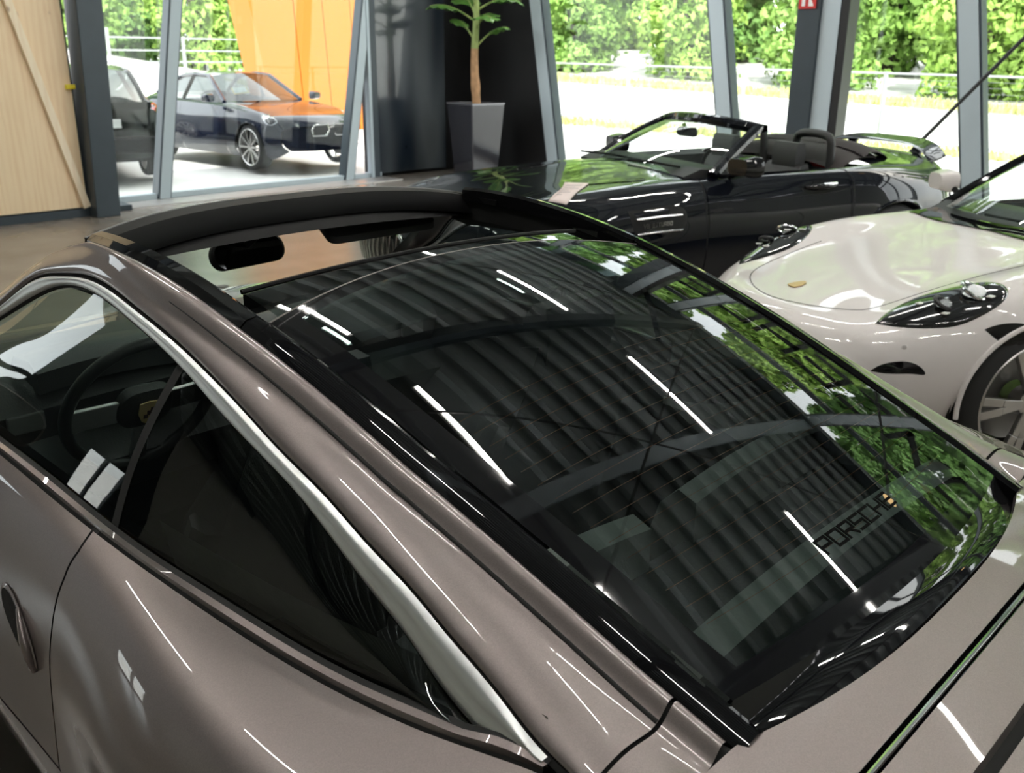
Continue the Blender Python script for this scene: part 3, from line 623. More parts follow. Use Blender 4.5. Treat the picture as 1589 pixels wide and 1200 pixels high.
# ---- chrome arc
s = np.concatenate([np.linspace(1.47, 3.28, 90), np.linspace(3.285, 3.381, 10)])
ou = curve(co, s)
inn = curve(lambda q: ci(np.minimum(q, 3.284)), s); tail = s > 3.284
e3 = np.array([3.381, .661, .923]); i3 = curve(ci, np.array([3.284]))[0]
k = np.clip((s-3.284)/(3.381-3.284), 0, 1)[:, None]; inn = np.where(tail[:, None], i3*(1-k)+e3*k, inn)
mid = (ou+inn)/2; mid[:, 1] += .0060; mid[:, 2] += .003
CRP = across([inn+[0, -.003, -.002], inn*.9+ou*.1+[0, .0035, 0], mid, ou*.92+inn*.08+[0, .004, .002], ou+[0, -.002, .002]], [0, .12, .5, .9, 1], 11)
both('chrome_window_arc', MB().grid(X(CRP)), BRUSHED)
# ---- painted side of the roof (A pillar, cant rail, C pillar)
def e_line(s):
    a = np.interp(s, [1.45, 1.6, 1.8, 1.9, 2.0, 2.07], [.66, .62, .575, .553, .543, .541]); b = np.interp(s, [1.45, 1.6, 1.8, 1.9, 2.0, 2.07], [.985, 1.09, 1.212, 1.262, 1.292, 1.302])
    w = np.clip((s-1.98)/.12, 0, 1); w = w*w*(3-2*w)
    return np.column_stack([s, a*(1-w)+yE(s)*w, b*(1-w)+ze(s)*w])
def panel(sa, sb, n):
    s = np.linspace(sa, sb, n); O = curve(co, s); Ee = e_line(s); dr_ = Ee-O; O = O+dr_/np.linalg.norm(dr_, axis=1)[:, None]*.007*np.clip((3.45-s)/.05, 0, 1)[:, None]
    fw = np.clip((s-2.1)/.3, 0, 1)[:, None]
    Fl = Ee+np.column_stack([0*s, .028+0*s, -.019+0*s]); Q = (Fl+O)/2; 
    dq = np.linalg.norm(Fl-O, axis=1); Q[:, 1] += .03*dq; Q[:, 2] += .09*dq
    Fa = Ee*.72+O*.28; Fa[:, 2] += .012
    Qa = Ee*.4+O*.6; Qa[:, 2] += .010; Qa[:, 1] += .006
    Fl = Fa*(1-fw)+Fl*fw; Q = Qa*(1-fw)+Q*fw
    return O, Q, Fl, Ee
O, Q, Fl, Ee = panel(1.45, 3.440, 120)
RP = across([O+[0, -.012, -.004], O, Q, Fl, Ee, Ee+[0, -.010, -.006]], [0, .08, .42, .72, .96, 1.04], 34)
both('roof_side_panel', MB().grid(X(RP)), PAINT)
O2, Q2, F2, E2 = panel(3.445, 3.508, 8)
RP2 = across([O2+[0, -.012, -.004], O2, Q2, F2, E2, E2+[0, -.010, -.006]], [0, .08, .42, .72, .96, 1.04], 34)
both('pillar_foot_panel', MB().grid(X(RP2)), PAINT)
seamP = RP2[:, 0]+[-.003, 0, -.002]; both('pillar_seam', MB().grid(X(np.stack([seamP+[-.006, 0, -.004], seamP+[.006, 0, -.004]], 1))), SEAM)
seamP = RP2[:, -1]+[.004, 0, -.002]; both('pillar_seam', MB().grid(X(np.stack([seamP+[-.007, 0, -.004], seamP+[.009, 0, -.004]], 1))), SEAM)
# ditch moulding on the groove, and shut line above the chrome
idx = np.where((O[:, 0] > 2.42))[0]
Fi = RP[23][idx]; strip('roof_groove', X(Fi), np.interp(Fi[:, 0], [2.42, 2.9], [.0015, .007])[:, None], SEAM, nrm=(0.0, .35, .93), lift=.0012)
strip('chrome_gap', X((O+[0, .003, -.003])[8:]), .010, SEAM, nrm=(0, .6, .8), lift=.0005)
# ---- black rails beside the glass
def rail(sa, sb, n):
    s = np.linspace(sa, sb, n); e = np.column_stack([s, yE(s)-.004, ze(s)-.001]); g = np.column_stack([s, yG(s)+.002, ze(s)+.007])
    h1 = e*.7+g*.3+[0, 0, .008]; h2 = e*.25+g*.75+[0, 0, .008]
    return np.stack([e+[0, 0, -.02], e, h1, h2, g, g+[0, -.003, -.03]], 1)
both('roof_rail', MB().grid(X(rail(2.03, 2.607, 40))), BLACK_GLOSS, angle=28)
both('hatch_rail', MB().grid(X(rail(2.611, 3.53, 60))), BLACK_GLOSS, angle=28)
s = np.linspace(2.62, 3.52, 80); strip('rail_bead', X(np.column_stack([s, yE(s)-.017, ze(s)+.0065])), .0025, CHROME, nrm=(0, .2, .98), lift=.001)
# ---- rear hatch glass
def s_front(v): return 2.555+.065*np.abs(v)**2.2
def s_crease(v): return 3.532-.045*np.abs(v)**2
def hatch_pt(u, v, lift=0.0):
    u, v = np.broadcast_arrays(np.asarray(u, float), np.asarray(v, float))
    s = s_front(v)*(1-u)+s_crease(v)*u; y = v*(yG(s)-.004); return np.stack([s, y, roof_z(s, y)+lift], -1)
def hatch_patch(u0, u1, v0, v1, n, m, lift=0.0): 
    return hatch_pt(np.linspace(u0, u1, n)[:, None], np.linspace(v0, v1, m)[None, :], lift)
hg = MB().grid(X(hatch_patch(.035, .965, -.90, .90, 60, 40))).build('hatch_glass', ROOF_GLASS, targa)
fr = MB()
for a in ((.0, .035, -1, 1, 4, 40), (.965, 1.0, -1, 1, 4, 40), (.035, .965, -1, -.90, 60, 5), (.035, .965, .90, 1, 60, 5)): fr.grid(X(hatch_patch(*a)))
fr.build('hatch_glass_border', BLACK_GLOSS, targa)
edge = hatch_patch(0, 0, -1, 1, 2, 40)[0]; MB().tube(X(edge+[0, 0, -.004]), .0045, 8).build('hatch_front_edge', mat('edge_brown', (.10, .085, .08), .35), targa)
# glass lip below the crease
v = np.linspace(-1, 1, 60); a = hatch_pt(1.0, v); s_k = 3.575-.060*np.abs(v)**2.6
bq = np.column_stack([s_k, v*.50, .926-.030*np.abs(v)**2.2])
kk = np.linspace(0, 1, 8)[:, None, None]; lip = a[None]*(1-kk)+bq[None]*kk; lip[..., 2] -= .006*np.sin(np.pi*kk[..., 0])
MB().grid(X(np.concatenate([lip, bq[None]+[.001, 0, -.02]], 0))).build('hatch_lip', BLACK_GLOSS, targa, angle=50)
# defroster wires
for i in range(15):
    u = .42+.034*i; P = hatch_pt(np.full(40, u), np.linspace(-.84, .84, 40), -.002)
    MB().tube(X(P), .0006, 4, cap=False).build('defroster_wire', mat('heater_wire', (.32, .12, .05), .5), hg)
# PORSCHE lettering at the foot of the glass
LT = mat('lettering_black', (.003, .003, .003), .9, spec=.05)
for i, ch in enumerate('PORSCHE'):
    def fm(x, y, i=i):
        yy = .118-(.0355*i+x); u0 = .905-y/.95; vv = yy/.465
        p = X(hatch_pt(u0, vv)); return p, np.array([-.36, 0, .93])
    letter(ch, fm, .027, .022, .0042, .0012).build('glass_lettering', LT, hg)
# ---- lowered sliding roof panel under the hatch, and the opening
def slide_pt(s, v): y = v*.455; return np.stack(np.broadcast_arrays(s, y, roof_z(s, y)-.021), -1)
vv = np.linspace(-1, 1, 40)
sf = 2.478-.012*np.abs(vv)**2
P = np.stack([slide_pt(sf*(1-k)+2.72*k, vv) for k in np.linspace(0, 1, 14)], 0)
slp = MB().grid(X(P)).build('sliding_roof_panel', ROOF_GLASS, targa)
MB().tube(X(P[0]), .005, 8).build('panel_edge', BLACK_TRIM, slp)
MB().grid(X(np.stack([P[0]+[.004, 0, -.004], P[0]+[.004, 0, -.034], P[0]+[.03, 0, -.036]], 1))).build('panel_seal', BLACK_TRIM, slp)
# windscreen header with raised wind deflector
yy = np.linspace(-.525, .525, 50); q = (yy/.525)**2
hd_front = np.column_stack([1.84+.05*q, yy, 1.272+.03*(1-q)]); hd_top = np.column_stack([1.96+.04*q, yy, 1.272+.03*(1-q)]); hd_bot = np.column_stack([2.03+.02*q, yy, 1.246+.016*(1-q)])
hd_low = np.column_stack([1.90+.05*q, yy, 1.235+.02*(1-q)])
MB().grid(X(np.stack([hd_front, hd_top, hd_bot, hd_low], 1)), flip=True).build('windscreen_header', BLACK_TRIM, targa, angle=30)
df_t = np.column_stack([1.905+.075*q**1.5, yy*.985, 1.334-.034*q**1.4]); df_r = df_t+[.055, 0, -.004]; df_b = df_t+[.09, 0, -.05]
dfm = MB().grid(X(np.stack([df_t+[-.004, 0, -.010], df_t, df_r, df_b], 1)), flip=True).build('wind_deflector', BLACK_TRIM, targa, angle=35, thick=.004)
MB().grid(X(np.stack([df_t+[.0, 0, -.006], hd_top+[-.02, 0, 0]], 1))).build('deflector_net', mat('deflector_mesh', (.003, .003, .003), .8, spec=.1), targa)
MB().tube(X(df_t+[.0, 0, .0005]), .0035, 6).build('deflector_edge', mat('edge_grey', (.16, .16, .16), .35), dfm)
for sg in (1, -1):
    MB().bar((-2.16, sg*.50, 1.292), (-1.985, sg*.505, 1.298), .016, .014).build('deflector_arm', BLACK_TRIM, targa, smooth=False)
    # headliner side of the opening
    s = np.linspace(1.98, 3.3, 40); in1 = np.column_stack([s, yG(s)+.002, ze(s)-.02]); in2 = np.column_stack([s, yG(s)+.01, ze(s)-.075]); in3 = np.column_stack([s, yG(s)+.07, ze(s)-.10])
    G = np.stack([in1, in2, in3], 1); G[..., 1] *= sg; MB().grid(X(G)).build('headliner_side', mat('headliner', (.010, .010, .010), .9), targa)
# windscreen
v = np.linspace(-1, 1, 30); top = np.column_stack([1.87+.06*v*v, v*.53, 1.268-.0*v+.022*(1-v*v)]); low = np.column_stack([1.20+.24*v*v, v*.655, .915+.02*(1-v*v)-.0*v])
wq = np.linspace(0, 1, 16)[:, None, None]; WS = low[None]*(1-wq)+top[None]*wq; WS[..., 2] += .03*np.sin(np.pi*wq[..., 0])*(1-.5*v[None]**2)
MB().grid(X(WS)).build('windscreen', CLEAR_GLASS, targa)
# interior mirror
def rrect(w, h, r, n=8):
    o = []
    for cx, cy, a0 in ((w/2-r, h/2-r, 0), (-w/2+r, h/2-r, 90), (-w/2+r, -h/2+r, 180), (w/2-r, -h/2+r, 270)):
        for a in np.linspace(a0, a0+90, n): o.append((cx+r*math.cos(math.radians(a)), cy+r*math.sin(math.radians(a))))
    return o
def pill(name, w, h, d, c, yaw, tilt, m, parent, r=None, face=None):
    """rounded slab facing +s (rearwards), turned by yaw"""
    o = rrect(w, h, r or h*.48); rings = []
    for k, dd in ((.0, -d), (.75, -d), (1, -d*.4), (1, 0), (.93, .003)): rings.append([(dd, x*k, y*k) for x, y in o])
    R = Matrix.Rotation(yaw, 3, 'Z') @ Matrix.Rotation(tilt, 3, 'Y')
    def tr(p): q = R @ Vector((-p[0], p[1], p[2])); return (q[0]-c[0], q[1]+c[1], q[2]+c[2])
    ob = MB().grid(np.array([[tr(p) for p in rg] for rg in rings]), closed=True).build(name, m, parent)
    f = MB().poly([tr((.0032, x*.93, y*.93)) for x, y in o]).build('mirror_glass' if face is None else face, mat('mirror_dark', (.16, .165, .17), .03, 1.0), ob, smooth=False)
    return ob
pill('interior_mirror', .235, .072, .03, (1.735, .0, 1.168), .12, .30, BLACK_TRIM, targa)
MB().tube([(-1.72, 0, 1.185), (-1.78, 0, 1.22), (-1.83, 0, 1.25)], .012, 8).build('mirror_stalk', BLACK_TRIM, targa)
for sg in (-1,):
    o = rrect(.36, .13, .03); MB().poly([(-1.95+b*.45+.02, sg*.28+a, 1.243+b*.33) for a, b in o], (0, 0, -.018)).build('sun_visor', mat('visor_cloth', (.03, .03, .03), .9), targa)
# ---- cabin
TUB = mat('cabin_dark', (.016, .016, .017), .7)
tub = MB()
for sg in (1, -1):
    s = np.linspace(1.35, 3.42, 30); w = np.interp(s, [1.3, 2.5, 3.0, 3.42], [.69, .70, .68, .63])
    a = np.column_stack([s, sg*w, .90+0*s]); b = np.column_stack([s, sg*(w-.04), .60+0*s]); c = np.column_stack([s, sg*(w-.04), .24+0*s])
    tub.grid(X(np.stack([a, b, c], 1)))
tub.grid(X(np.array([[(1.2, -.66, .24), (1.2, .66, .24)], [(3.42, -.62, .24), (3.42, .62, .24)]])))
tub.grid(X(np.array([[(3.30, -.62, .24), (3.30, .62, .24)], [(3.43, -.62, .86), (3.43, .62, .86)]])))
tub.grid(X(np.array([[(1.2, -.68, .24), (1.2, .68, .24)], [(1.25, -.70, .86), (1.25, .70, .86)]])))
tub.build('cabin_tub', TUB, targa)
def profile(name, prof, y0, y1, m, parent=targa, n=2, bul=0.0, angle=50):
    ys = np.linspace(y0, y1, n); P = []
    for yq in ys:
        k = 1-(2*(yq-y0)/(y1-y0)-1)**2
        P.append([(-s, yq, z+bul*k) for s, z in prof])
    mb = MB().grid(np.array(P)); mb.poly([P[0][i] for i in range(len(prof))]); mb.poly([P[-1][i] for i in range(len(prof))][::-1]); return mb.build(name, m, parent, angle=angle)
dash = profile('dashboard', [(1.22,.90),(1.35,.925),(1.55,.93),(1.66,.905),(1.70,.86),(1.68,.78),(1.74,.70),(1.60,.55),(1.22,.5)], -.69, .69, LEATHER, n=20, bul=.012)
prof_b = [(1.52,.925),(1.56,.965),(1.66,.972),(1.70,.95),(1.70,.90),(1.55,.90)]; profile('instrument_binnacle', prof_b, .19, .56, LEATHER, n=10, bul=.012)
for i, yq in enumerate((-.58, -.05, .05, .60)):
    MB().box((-1.70, yq, .84), (.012, .085, .045)).build('air_vent', mat('vent_grey', (.10, .10, .10), .4), dash, smooth=False, bevel=.004)
MB().box((-1.80, 0, .60), (.34, .20, .22)).build('centre_console', LEATHER, targa, bevel=.02)
# steering wheel
sw = empty('steering_wheel', (-1.80, .365, .855), 0, targa); sw.rotation_euler = (0, math.radians(-24), 0)
MB().tube([(0, .185*math.cos(a), .185*math.sin(a)) for a in np.linspace(0, 2*math.pi, 48, endpoint=False)], .0155, 10, closed=True).build('rim', LEATHER, sw)
hub = rrect(.15, .12, .05); MB().grid(np.array([[(dx, a*k, b*k) for a, b in hub] for dx, k in ((.03, .6), (.0, 1), (-.02, .9), (-.03, .5), (-.031, .02))]), closed=True).build('airbag_cover', LEATHER, sw)
for a in (0, math.pi, -math.pi/2):
    c, d = math.cos(a), math.sin(a); q = MB().bar((-.008, .06*c, .06*d), (-.004, .18*c, .18*d), .012, .062 if a != -math.pi/2 else .04, up=(0, -d, c) if True else None)
    q.build('spoke', SILVER, sw, smooth=False, bevel=.003)
cr = [(0, .034), (-.024, .031), (-.026, .0), (-.016, -.026), (0, -.037), (.016, -.026), (.026, 0), (.024, .031)]
crest = MB().poly([(-.033, a, b) for a, b in cr], (-.003, 0, 0)).build('crest', GOLD, sw, smooth=False)
for a, b in ((-.008, .010), (.008, -.010)): MB().box((-.0368, a, b), (.001, .010, .012)).build('crest_field', mat('crest_dark', (.03, .01, .01), .4), crest, smooth=False)
MB().box((-.0368, 0, 0), (.0014, .010, .014)).build('crest_field', mat('crest_dark', (.03, .01, .01), .4), crest, smooth=False)
# seats
def seat(yc):
    st = empty('front_seat', (-2.30, yc, .24), 0, targa)
    def slab(name, pts, w, m, n=9):
        P = []
        for k in np.linspace(-1, 1, n):
            e = abs(k)**3; P.append([(-(x-2.30)+0, k*w(z)/2, z-.24-e*.0) for x, z in pts])
        mb = MB().grid(np.array(P), closed=True); mb.poly(P[0][::-1]); mb.poly(P[-1]); return mb.build(name, m, st, bevel=.0, angle=50)
    slab('cushion', [(1.85,.30),(1.83,.46),(1.92,.50),(2.2,.46),(2.36,.43),(2.38,.30)], lambda z: .50, LEATHER)
    slab('backrest', [(2.30,.40),(2.34,.60),(2.44,.86),(2.50,1.02),(2.55,1.03),(2.57,.95),(2.50,.70),(2.42,.40)], lambda z: np.interp(z, [.4, .7, .9, 1.03], [.48, .50, .44, .26]), LEATHER)
    slab('headrest', [(2.50,.98),(2.49,1.08),(2.52,1.125),(2.56,1.12),(2.575,1.05),(2.56,.98)], lambda z: .24, LEATHER)
    for sg in (1, -1):
        MB().tube([(.30, sg*.24, .24), (.1, sg*.255, .28), (-.03, sg*.255, .24)], .04, 8).build('side_bolster', LEATHER, st)
        MB().tube([(-.05, sg*.23, .25), (-.12, sg*.24, .42), (-.19, sg*.20, .62)], .04, 8).build('side_bolster', LEATHER, st)
seat(.37); seat(-.37)
for yc in (.34, -.34):
    profile('rear_seat_back', [(2.93,.50),(2.97,.70),(3.02,.86),(3.06,.90),(3.10,.885),(3.10,.80),(3.04,.55)], yc-.27, yc+.27, GREY_CLOTH, n=12, bul=.02)
    profile('rear_seat_cushion', [(2.66,.40),(2.68,.47),(2.86,.44),(2.95,.42),(2.95,.36),(2.66,.36)], yc-.25, yc+.25, GREY_CLOTH, n=10, bul=.02)
profile('parcel_shelf', [(3.08,.80),(3.30,.84),(3.47,.85),(3.48,.82),(3.1,.76)], -.60, .60, CARPET, n=3)
P = np.stack([np.stack([np.full(30, q), np.linspace(-.43, .43, 30), roof_z(q, np.linspace(-.43, .43, 30))-.035], 1) for q in np.linspace(3.385, 3.43, 4)], 0)
MB().grid(X(P)).build('hatch_inner_trim', GREY_CLOTH, targa)
for sg in (1, -1):
    s = np.linspace(2.60, 3.36, 24); t = curve(bt, np.minimum(s, 3.285)); t[:, 0] = s
    P = np.stack([np.column_stack([s, sg*(t[:, 1]-.045), .955-.0*s]), np.column_stack([s, sg*(t[:, 1]-.075), .80+0*s]), np.column_stack([s, sg*(t[:, 1]-.09), .45+0*s])], 1)
    MB().grid(X(P)).build('rear_side_trim', GREY_CLOTH, targa)
    s = np.linspace(2.85, 3.42, 24); O_ = curve(co, s); P = np.stack([np.column_stack([s, sg*(O_[:, 1]-.05), O_[:, 2]-.03]), np.column_stack([s, sg*(yG(s)-.01), ze(s)-.05])], 1)
    MB().grid(X(P)).build('pillar_lining', mat('headliner', (.010, .010, .010), .9), targa)
# ---- rear deck: body panel, lid, wing
zc = spl([3.5, 3.58, 3.64, 3.72, 3.9, 4.1, 4.25], [.935, .925, .915, .897, .85, .79, .73])
jy0, jz0 = _jy[0], _jz[0]
def deck(sf, sb, n, m=60, dz=0.0, vmax=1.0, thick=True):
    v = np.linspace(-vmax, vmax, m); P = []
    for k in np.linspace(0, 1, n):
        s = sf(v)*(1-k)+sb(v)*k; y = v*jy0(s); w = np.abs(v)**2.4; z = zc(s)*(1-w)+(jz0(s)+.0005)*w; P.append(np.column_stack([s, y, z+dz]))
    return nose_bend(np.array(P))
def s_f(v):
    y = np.abs(v)*.68; return np.where(y < .5, 3.579-.060*(np.minimum(y, .5)/.5)**2.6, 3.519-.007*(y-.5)/.2)
def s_ch(v): return 3.636-.006*np.abs(v)**2-.0*v
inner = .655
def deck_split(v): return np.where(np.abs(v) < inner, s_ch(v), np.minimum(4.0, s_ch(v)))
Pa = deck(s_f, lambda v: s_ch(v), 14, 90)
MB().grid(X(np.concatenate([Pa[:1]+[-.004, 0, -.012], Pa], 0))).build('rear_deck_panel', PAINT, targa, angle=60)
for sg in (1, -1):
    v0, v1 = (inner, 1.0) if sg == 1 else (-1.0, -inner)
    P = []
    vq = np.linspace(v0, v1, 16)
    for k in np.linspace(0, 1, 30):
        s = s_ch(vq)*(1-k)+4.30*k; y = vq*jy0(s); w = np.abs(vq)**2.4; P.append(np.column_stack([s, y, zc(np.minimum(s, 4.25))*(1-w)+(jz0(s)+.0005)*w]))
    MB().grid(X(nose_bend(np.array(P)))).build('fender_top', PAINT, targa)
Pb = deck(lambda v: s_ch(v)+.016, lambda v: 3.722-.008*v*v, 8, 60, -.002, inner-.01)
lid = MB().grid(X(np.concatenate([Pb[:1]+[-.002, 0, -.02], Pb, Pb[-1:]+[.002, 0, -.02]], 0))).build('engine_lid', PAINT, targa, angle=60)
Pc = deck(lambda v: s_ch(v)-.004, lambda v: s_ch(v)+.02, 5, 60, -.014, inner-.005)
MB().grid(X(Pc)).build('lid_channel', BLACK_GLOSS, targa)
Pt = deck(lambda v: s_ch(v)+.008, lambda v: s_ch(v)+.008, 2, 60, -.004, inner-.008)[0]
MB().tube(X(Pt), .004, 8).build('lid_trim_strip', CHROME, targa)
Pg = deck(lambda v: 3.720-.008*v*v, lambda v: 3.745-.008*v*v, 4, 60, -.018, inner-.01); MB().grid(X(Pg)).build('lid_gap', SEAM, targa)
Pw = deck(lambda v: 3.742-.008*v*v, lambda v: 4.22+0*v, 30, 60, -.001, inner-.01)
wing = MB().grid(X(np.concatenate([Pw[:1]+[-.001, 0, -.02], Pw], 0))).build('rear_wing', PAINT, targa, angle=60)
for i in range(9):
    P = deck(lambda v: 3.86+.03*i+0*v, lambda v: 3.873+.03*i+0*v, 2, 30, .004, .5); MB().grid(X(P)).build('wing_slat', BLACK_TRIM, wing)
vq = np.linspace(-1, 1, 60); e0 = deck(lambda v: 4.21+0*v, lambda v: 4.21+0*v, 2, 60, -.002)[0]; e1 = nose_bend(np.column_stack([np.full(60, 4.43), vq*_jy[0](4.43), np.full(60, _jz[0](4.43))]))
kq = np.linspace(0, 1, 10)[:, None, None]; RE = e0[None]*(1-kq)+e1[None]*kq; RE[..., 0] += .05*np.sin(np.pi*kq[..., 0]); RE[..., 2] += .02*np.sin(np.pi*kq[..., 0])
MB().grid(X(RE)).build('tail_panel', PAINT, targa)
# bonnet, bumpers, lamps, wheels
v = np.linspace(-1, 1, 30); ss = np.linspace(.02, 1.42, 30)
P = np.array([np.column_stack([np.full(30, q), v*jy0(q), jz0(q)-(1-np.abs(v)**2)*np.interp(q, [0, .4, .9, 1.42], [0, .05, .06, .012])]) for q in ss])
MB().grid(X(nose_bend(P))).build('bonnet', PAINT, targa)
th = np.linspace(-1, 1, 30)
for nm, sq in (('front_bumper', .02), ('rear_bumper', 4.43)):
    cols_ = []
    for j in range(7):
        y = _jy[j](sq); z = _jz[j](sq); cols_.append(nose_bend(np.column_stack([np.full(30, sq), th*y, np.full(30, z)])))
    MB().grid(X(np.stack(cols_, 1))).build(nm, PAINT, targa)
for sg in (1, -1):
    hl = np.array([[(.36+.10*r*math.cos(a)*1.1+.0, sg*(.60+.085*r*math.sin(a)), .715+.03*(1-r)+ .055*r*math.cos(a)) for a in np.linspace(0, 2*math.pi, 28, endpoint=False)] for r in (1, .7, .35, .02)])
    MB().grid(X(hl), closed=True).build('headlamp', mat('lamp_lens', (.5, .5, .5), .1, .3, coat=1), targa)
    tl = nose_bend(np.array([[(4.27+.03*k, sg*(.50+.19*q), .70-.09*k) for q in np.linspace(0, 1, 10)] for k in (0, .5, 1)])); MB().grid(X(tl+[.012, 0, .008])).build('tail_lamp', mat('tail_red', (.35, .01, .01), .15, coat=1), targa)
    m_c = (1.58, sg*.93, .99); mm = pill('door_mirror', .20, .125, .09, m_c, .22*sg, 0, PAINT, targa, r=.05, face='mirror_glass')
    MB().tube([(-1.52, sg*.76, .935), (-1.535, sg*.84, .96)], .018, 8).build('mirror_foot', BLACK_TRIM, targa)
def make_wheel(name, parent, R, W, rim_r, spokes, m_rim, tilt=1, double=False, hubm=None, spw=.045):
    """wheel about local y axis, outer face at +y"""
    w = empty(name, (0, 0, 0), 0, parent)
    pr = [(rim_r, -W/2), (R-.03, -W/2), (R-.006, -W/2+.02), (R, -W/2+.045), (R, W/2-.045), (R-.006, W/2-.02), (R-.03, W/2), (rim_r, W/2)]
    MB().lathe(pr, 56).build('tyre', RUBBER, w)
    MB().lathe([(rim_r+.004, W/2-.002), (rim_r-.004, W/2+.004), (rim_r-.014, W/2-.004), (rim_r-.02, 0), (rim_r-.025, -W/2+.02)], 56).build('rim', m_rim, w)
    MB().lathe([(0.001, W/2-.012), (.03, W/2-.012), (.055, W/2-.02), (.065, W/2-.06), (.06, W/2-.08)], 28).build('hub', hubm or m_rim, w)
    MB().lathe([(.07, -.0), (rim_r*.72, -.0), (rim_r*.72, -.03), (.07, -.03)], 36).build('brake_disc', mat('brake_steel', (.25, .25, .25), .35, 1.0), w)
    tot = spokes*(2 if double else 1); base = None
    for i in range(tot):
        if double: a = 2*math.pi*(i//2)/spokes+(-1 if i % 2 else 1)*.13; a0 = 2*math.pi*(i//2)/spokes+(-1 if i % 2 else 1)*.06
        else: a = a0 = 2*math.pi*i/spokes
        if base is None or double:
            p0 = (.045*math.cos(a0), W/2-.022, .045*math.sin(a0)); p1 = ((rim_r-.012)*math.cos(a), W/2-.012, (rim_r-.012)*math.sin(a)); pm = tuple((p0[k]+p1[k])/2+(0, .004, 0)[k] for k in range(3))
            q = MB(); 
            for aa, bb, w0 in ((p0, pm, spw*.85), (pm, p1, spw)): q.bar(aa, bb, .022, w0, up=(0, 1, 0)) if False else q.bar(aa, bb, w0, .024, up=(0, 1, 0))
            sp = q.build('spoke', m_rim, w, smooth=False, bevel=.003)
            if not double: base = sp; a_base = a
        else:
            c = base.copy(); col.objects.link(c); c.parent = w; c.rotation_euler = (0, -(a-a_base), 0)
    return w
wf = make_wheel('wheel', targa, .325, .24, .245, 5, SILVER, double=True); wf.location = (-.92, .74, .327)
for sx, sg, q in ((.92, -1, 1), (3.27, 1, 1), (3.27, -1, 1)):
    w2 = copy_tree(wf, targa); w2.location = (-sx, sg*(.74 if sx < 1 else .765), .327); w2.rotation_euler = (0, 0, 0 if sg == 1 else math.pi)
# ================================================================== lofted bodies of the other cars (s rearwards from the nose, half sections of 8 points: centre, three on top, four down the flank)
class Net:
    def __init__(n, secs, nk=.35, ns=.9, tk=.25, ts=.7):
        n.S = np.array([q[0] for q in secs], float); n.L = n.S[-1]
        n.Y = spl(n.S, np.array([q[1] for q in secs], float)); n.Z = spl(n.S, np.array([q[2] for q in secs], float))
        n.nk, n.ns, n.tk, n.ts = nk, ns, tk, ts
    def pt(n, s, t):
        """s, t scalars or equal-shaped arrays; t in 0..7 -> (s, y, z)"""
        s, t = np.broadcast_arrays(np.asarray(s, float), np.asarray(t, float)); sh = s.shape
        s1 = np.atleast_1d(s.ravel()); t1 = np.atleast_1d(t.ravel()); Y = n.Y(s1); Z = n.Z(s1); out = np.empty((len(s1), 3))
        tv = np.round(t1, 5)
        for q in np.unique(tv):
            k = tv == q; idx = np.arange(8)
            out[k, 1] = spl(idx, Y[k].T)(float(q)); out[k, 2] = spl(idx, Z[k].T)(float(q))
        y = np.abs(out[:, 1]); out[:, 0] = s1+np.clip(1-s1/n.ns, 0, 1)**1.5*n.nk*(y/.85)**2.2-np.clip((s1-(n.L-n.ts))/n.ts, 0, 1)**1.5*n.tk*(y/.85)**2.2
        return out.reshape(*sh, 3)
    def grid(n, s0, s1, t0, t1, a, b):
        return n.pt(np.linspace(s0, s1, a)[:, None], np.linspace(t0, t1, b)[None, :])
BOX = Net([
 (0.00, [0,.20,.40,.52,.60,.62,.60,.52], [.50,.50,.49,.48,.46,.42,.38,.34]),
 (0.07, [0,.22,.42,.57,.67,.71,.70,.62], [.585,.583,.572,.555,.52,.44,.33,.24]),
 (0.22, [0,.24,.45,.61,.735,.80,.79,.70], [.645,.642,.634,.63,.60,.49,.33,.19]),
 (0.55, [0,.25,.47,.64,.785,.862,.85,.75], [.715,.712,.712,.737,.71,.57,.35,.17]),
 (0.95, [0,.26,.48,.655,.81,.888,.875,.80], [.795,.792,.80,.835,.79,.62,.37,.17]),
 (1.35, [0,.26,.48,.66,.80,.875,.87,.80], [.875,.868,.865,.875,.82,.65,.39,.19]),
 (1.80, [0,.26,.48,.70,.80,.868,.865,.80], [.90,.90,.90,.905,.84,.66,.40,.20]),
 (2.50, [0,.26,.48,.73,.82,.878,.872,.81], [.91,.91,.91,.92,.85,.66,.40,.20]),
 (3.00, [0,.26,.48,.70,.84,.90,.89,.82], [.95,.948,.945,.94,.87,.67,.40,.20]),
 (3.42, [0,.26,.48,.68,.84,.90,.89,.80], [.93,.93,.925,.92,.85,.66,.40,.20]),
 (4.00, [0,.26,.48,.64,.77,.83,.82,.72], [.85,.85,.845,.83,.77,.62,.40,.24]),
 (4.30, [0,.25,.46,.58,.66,.72,.72,.62], [.76,.76,.75,.73,.68,.56,.40,.28]),
 (4.38, [0,.24,.42,.52,.58,.62,.62,.55], [.66,.66,.65,.64,.60,.52,.42,.36])], nk=.36, ns=.85)
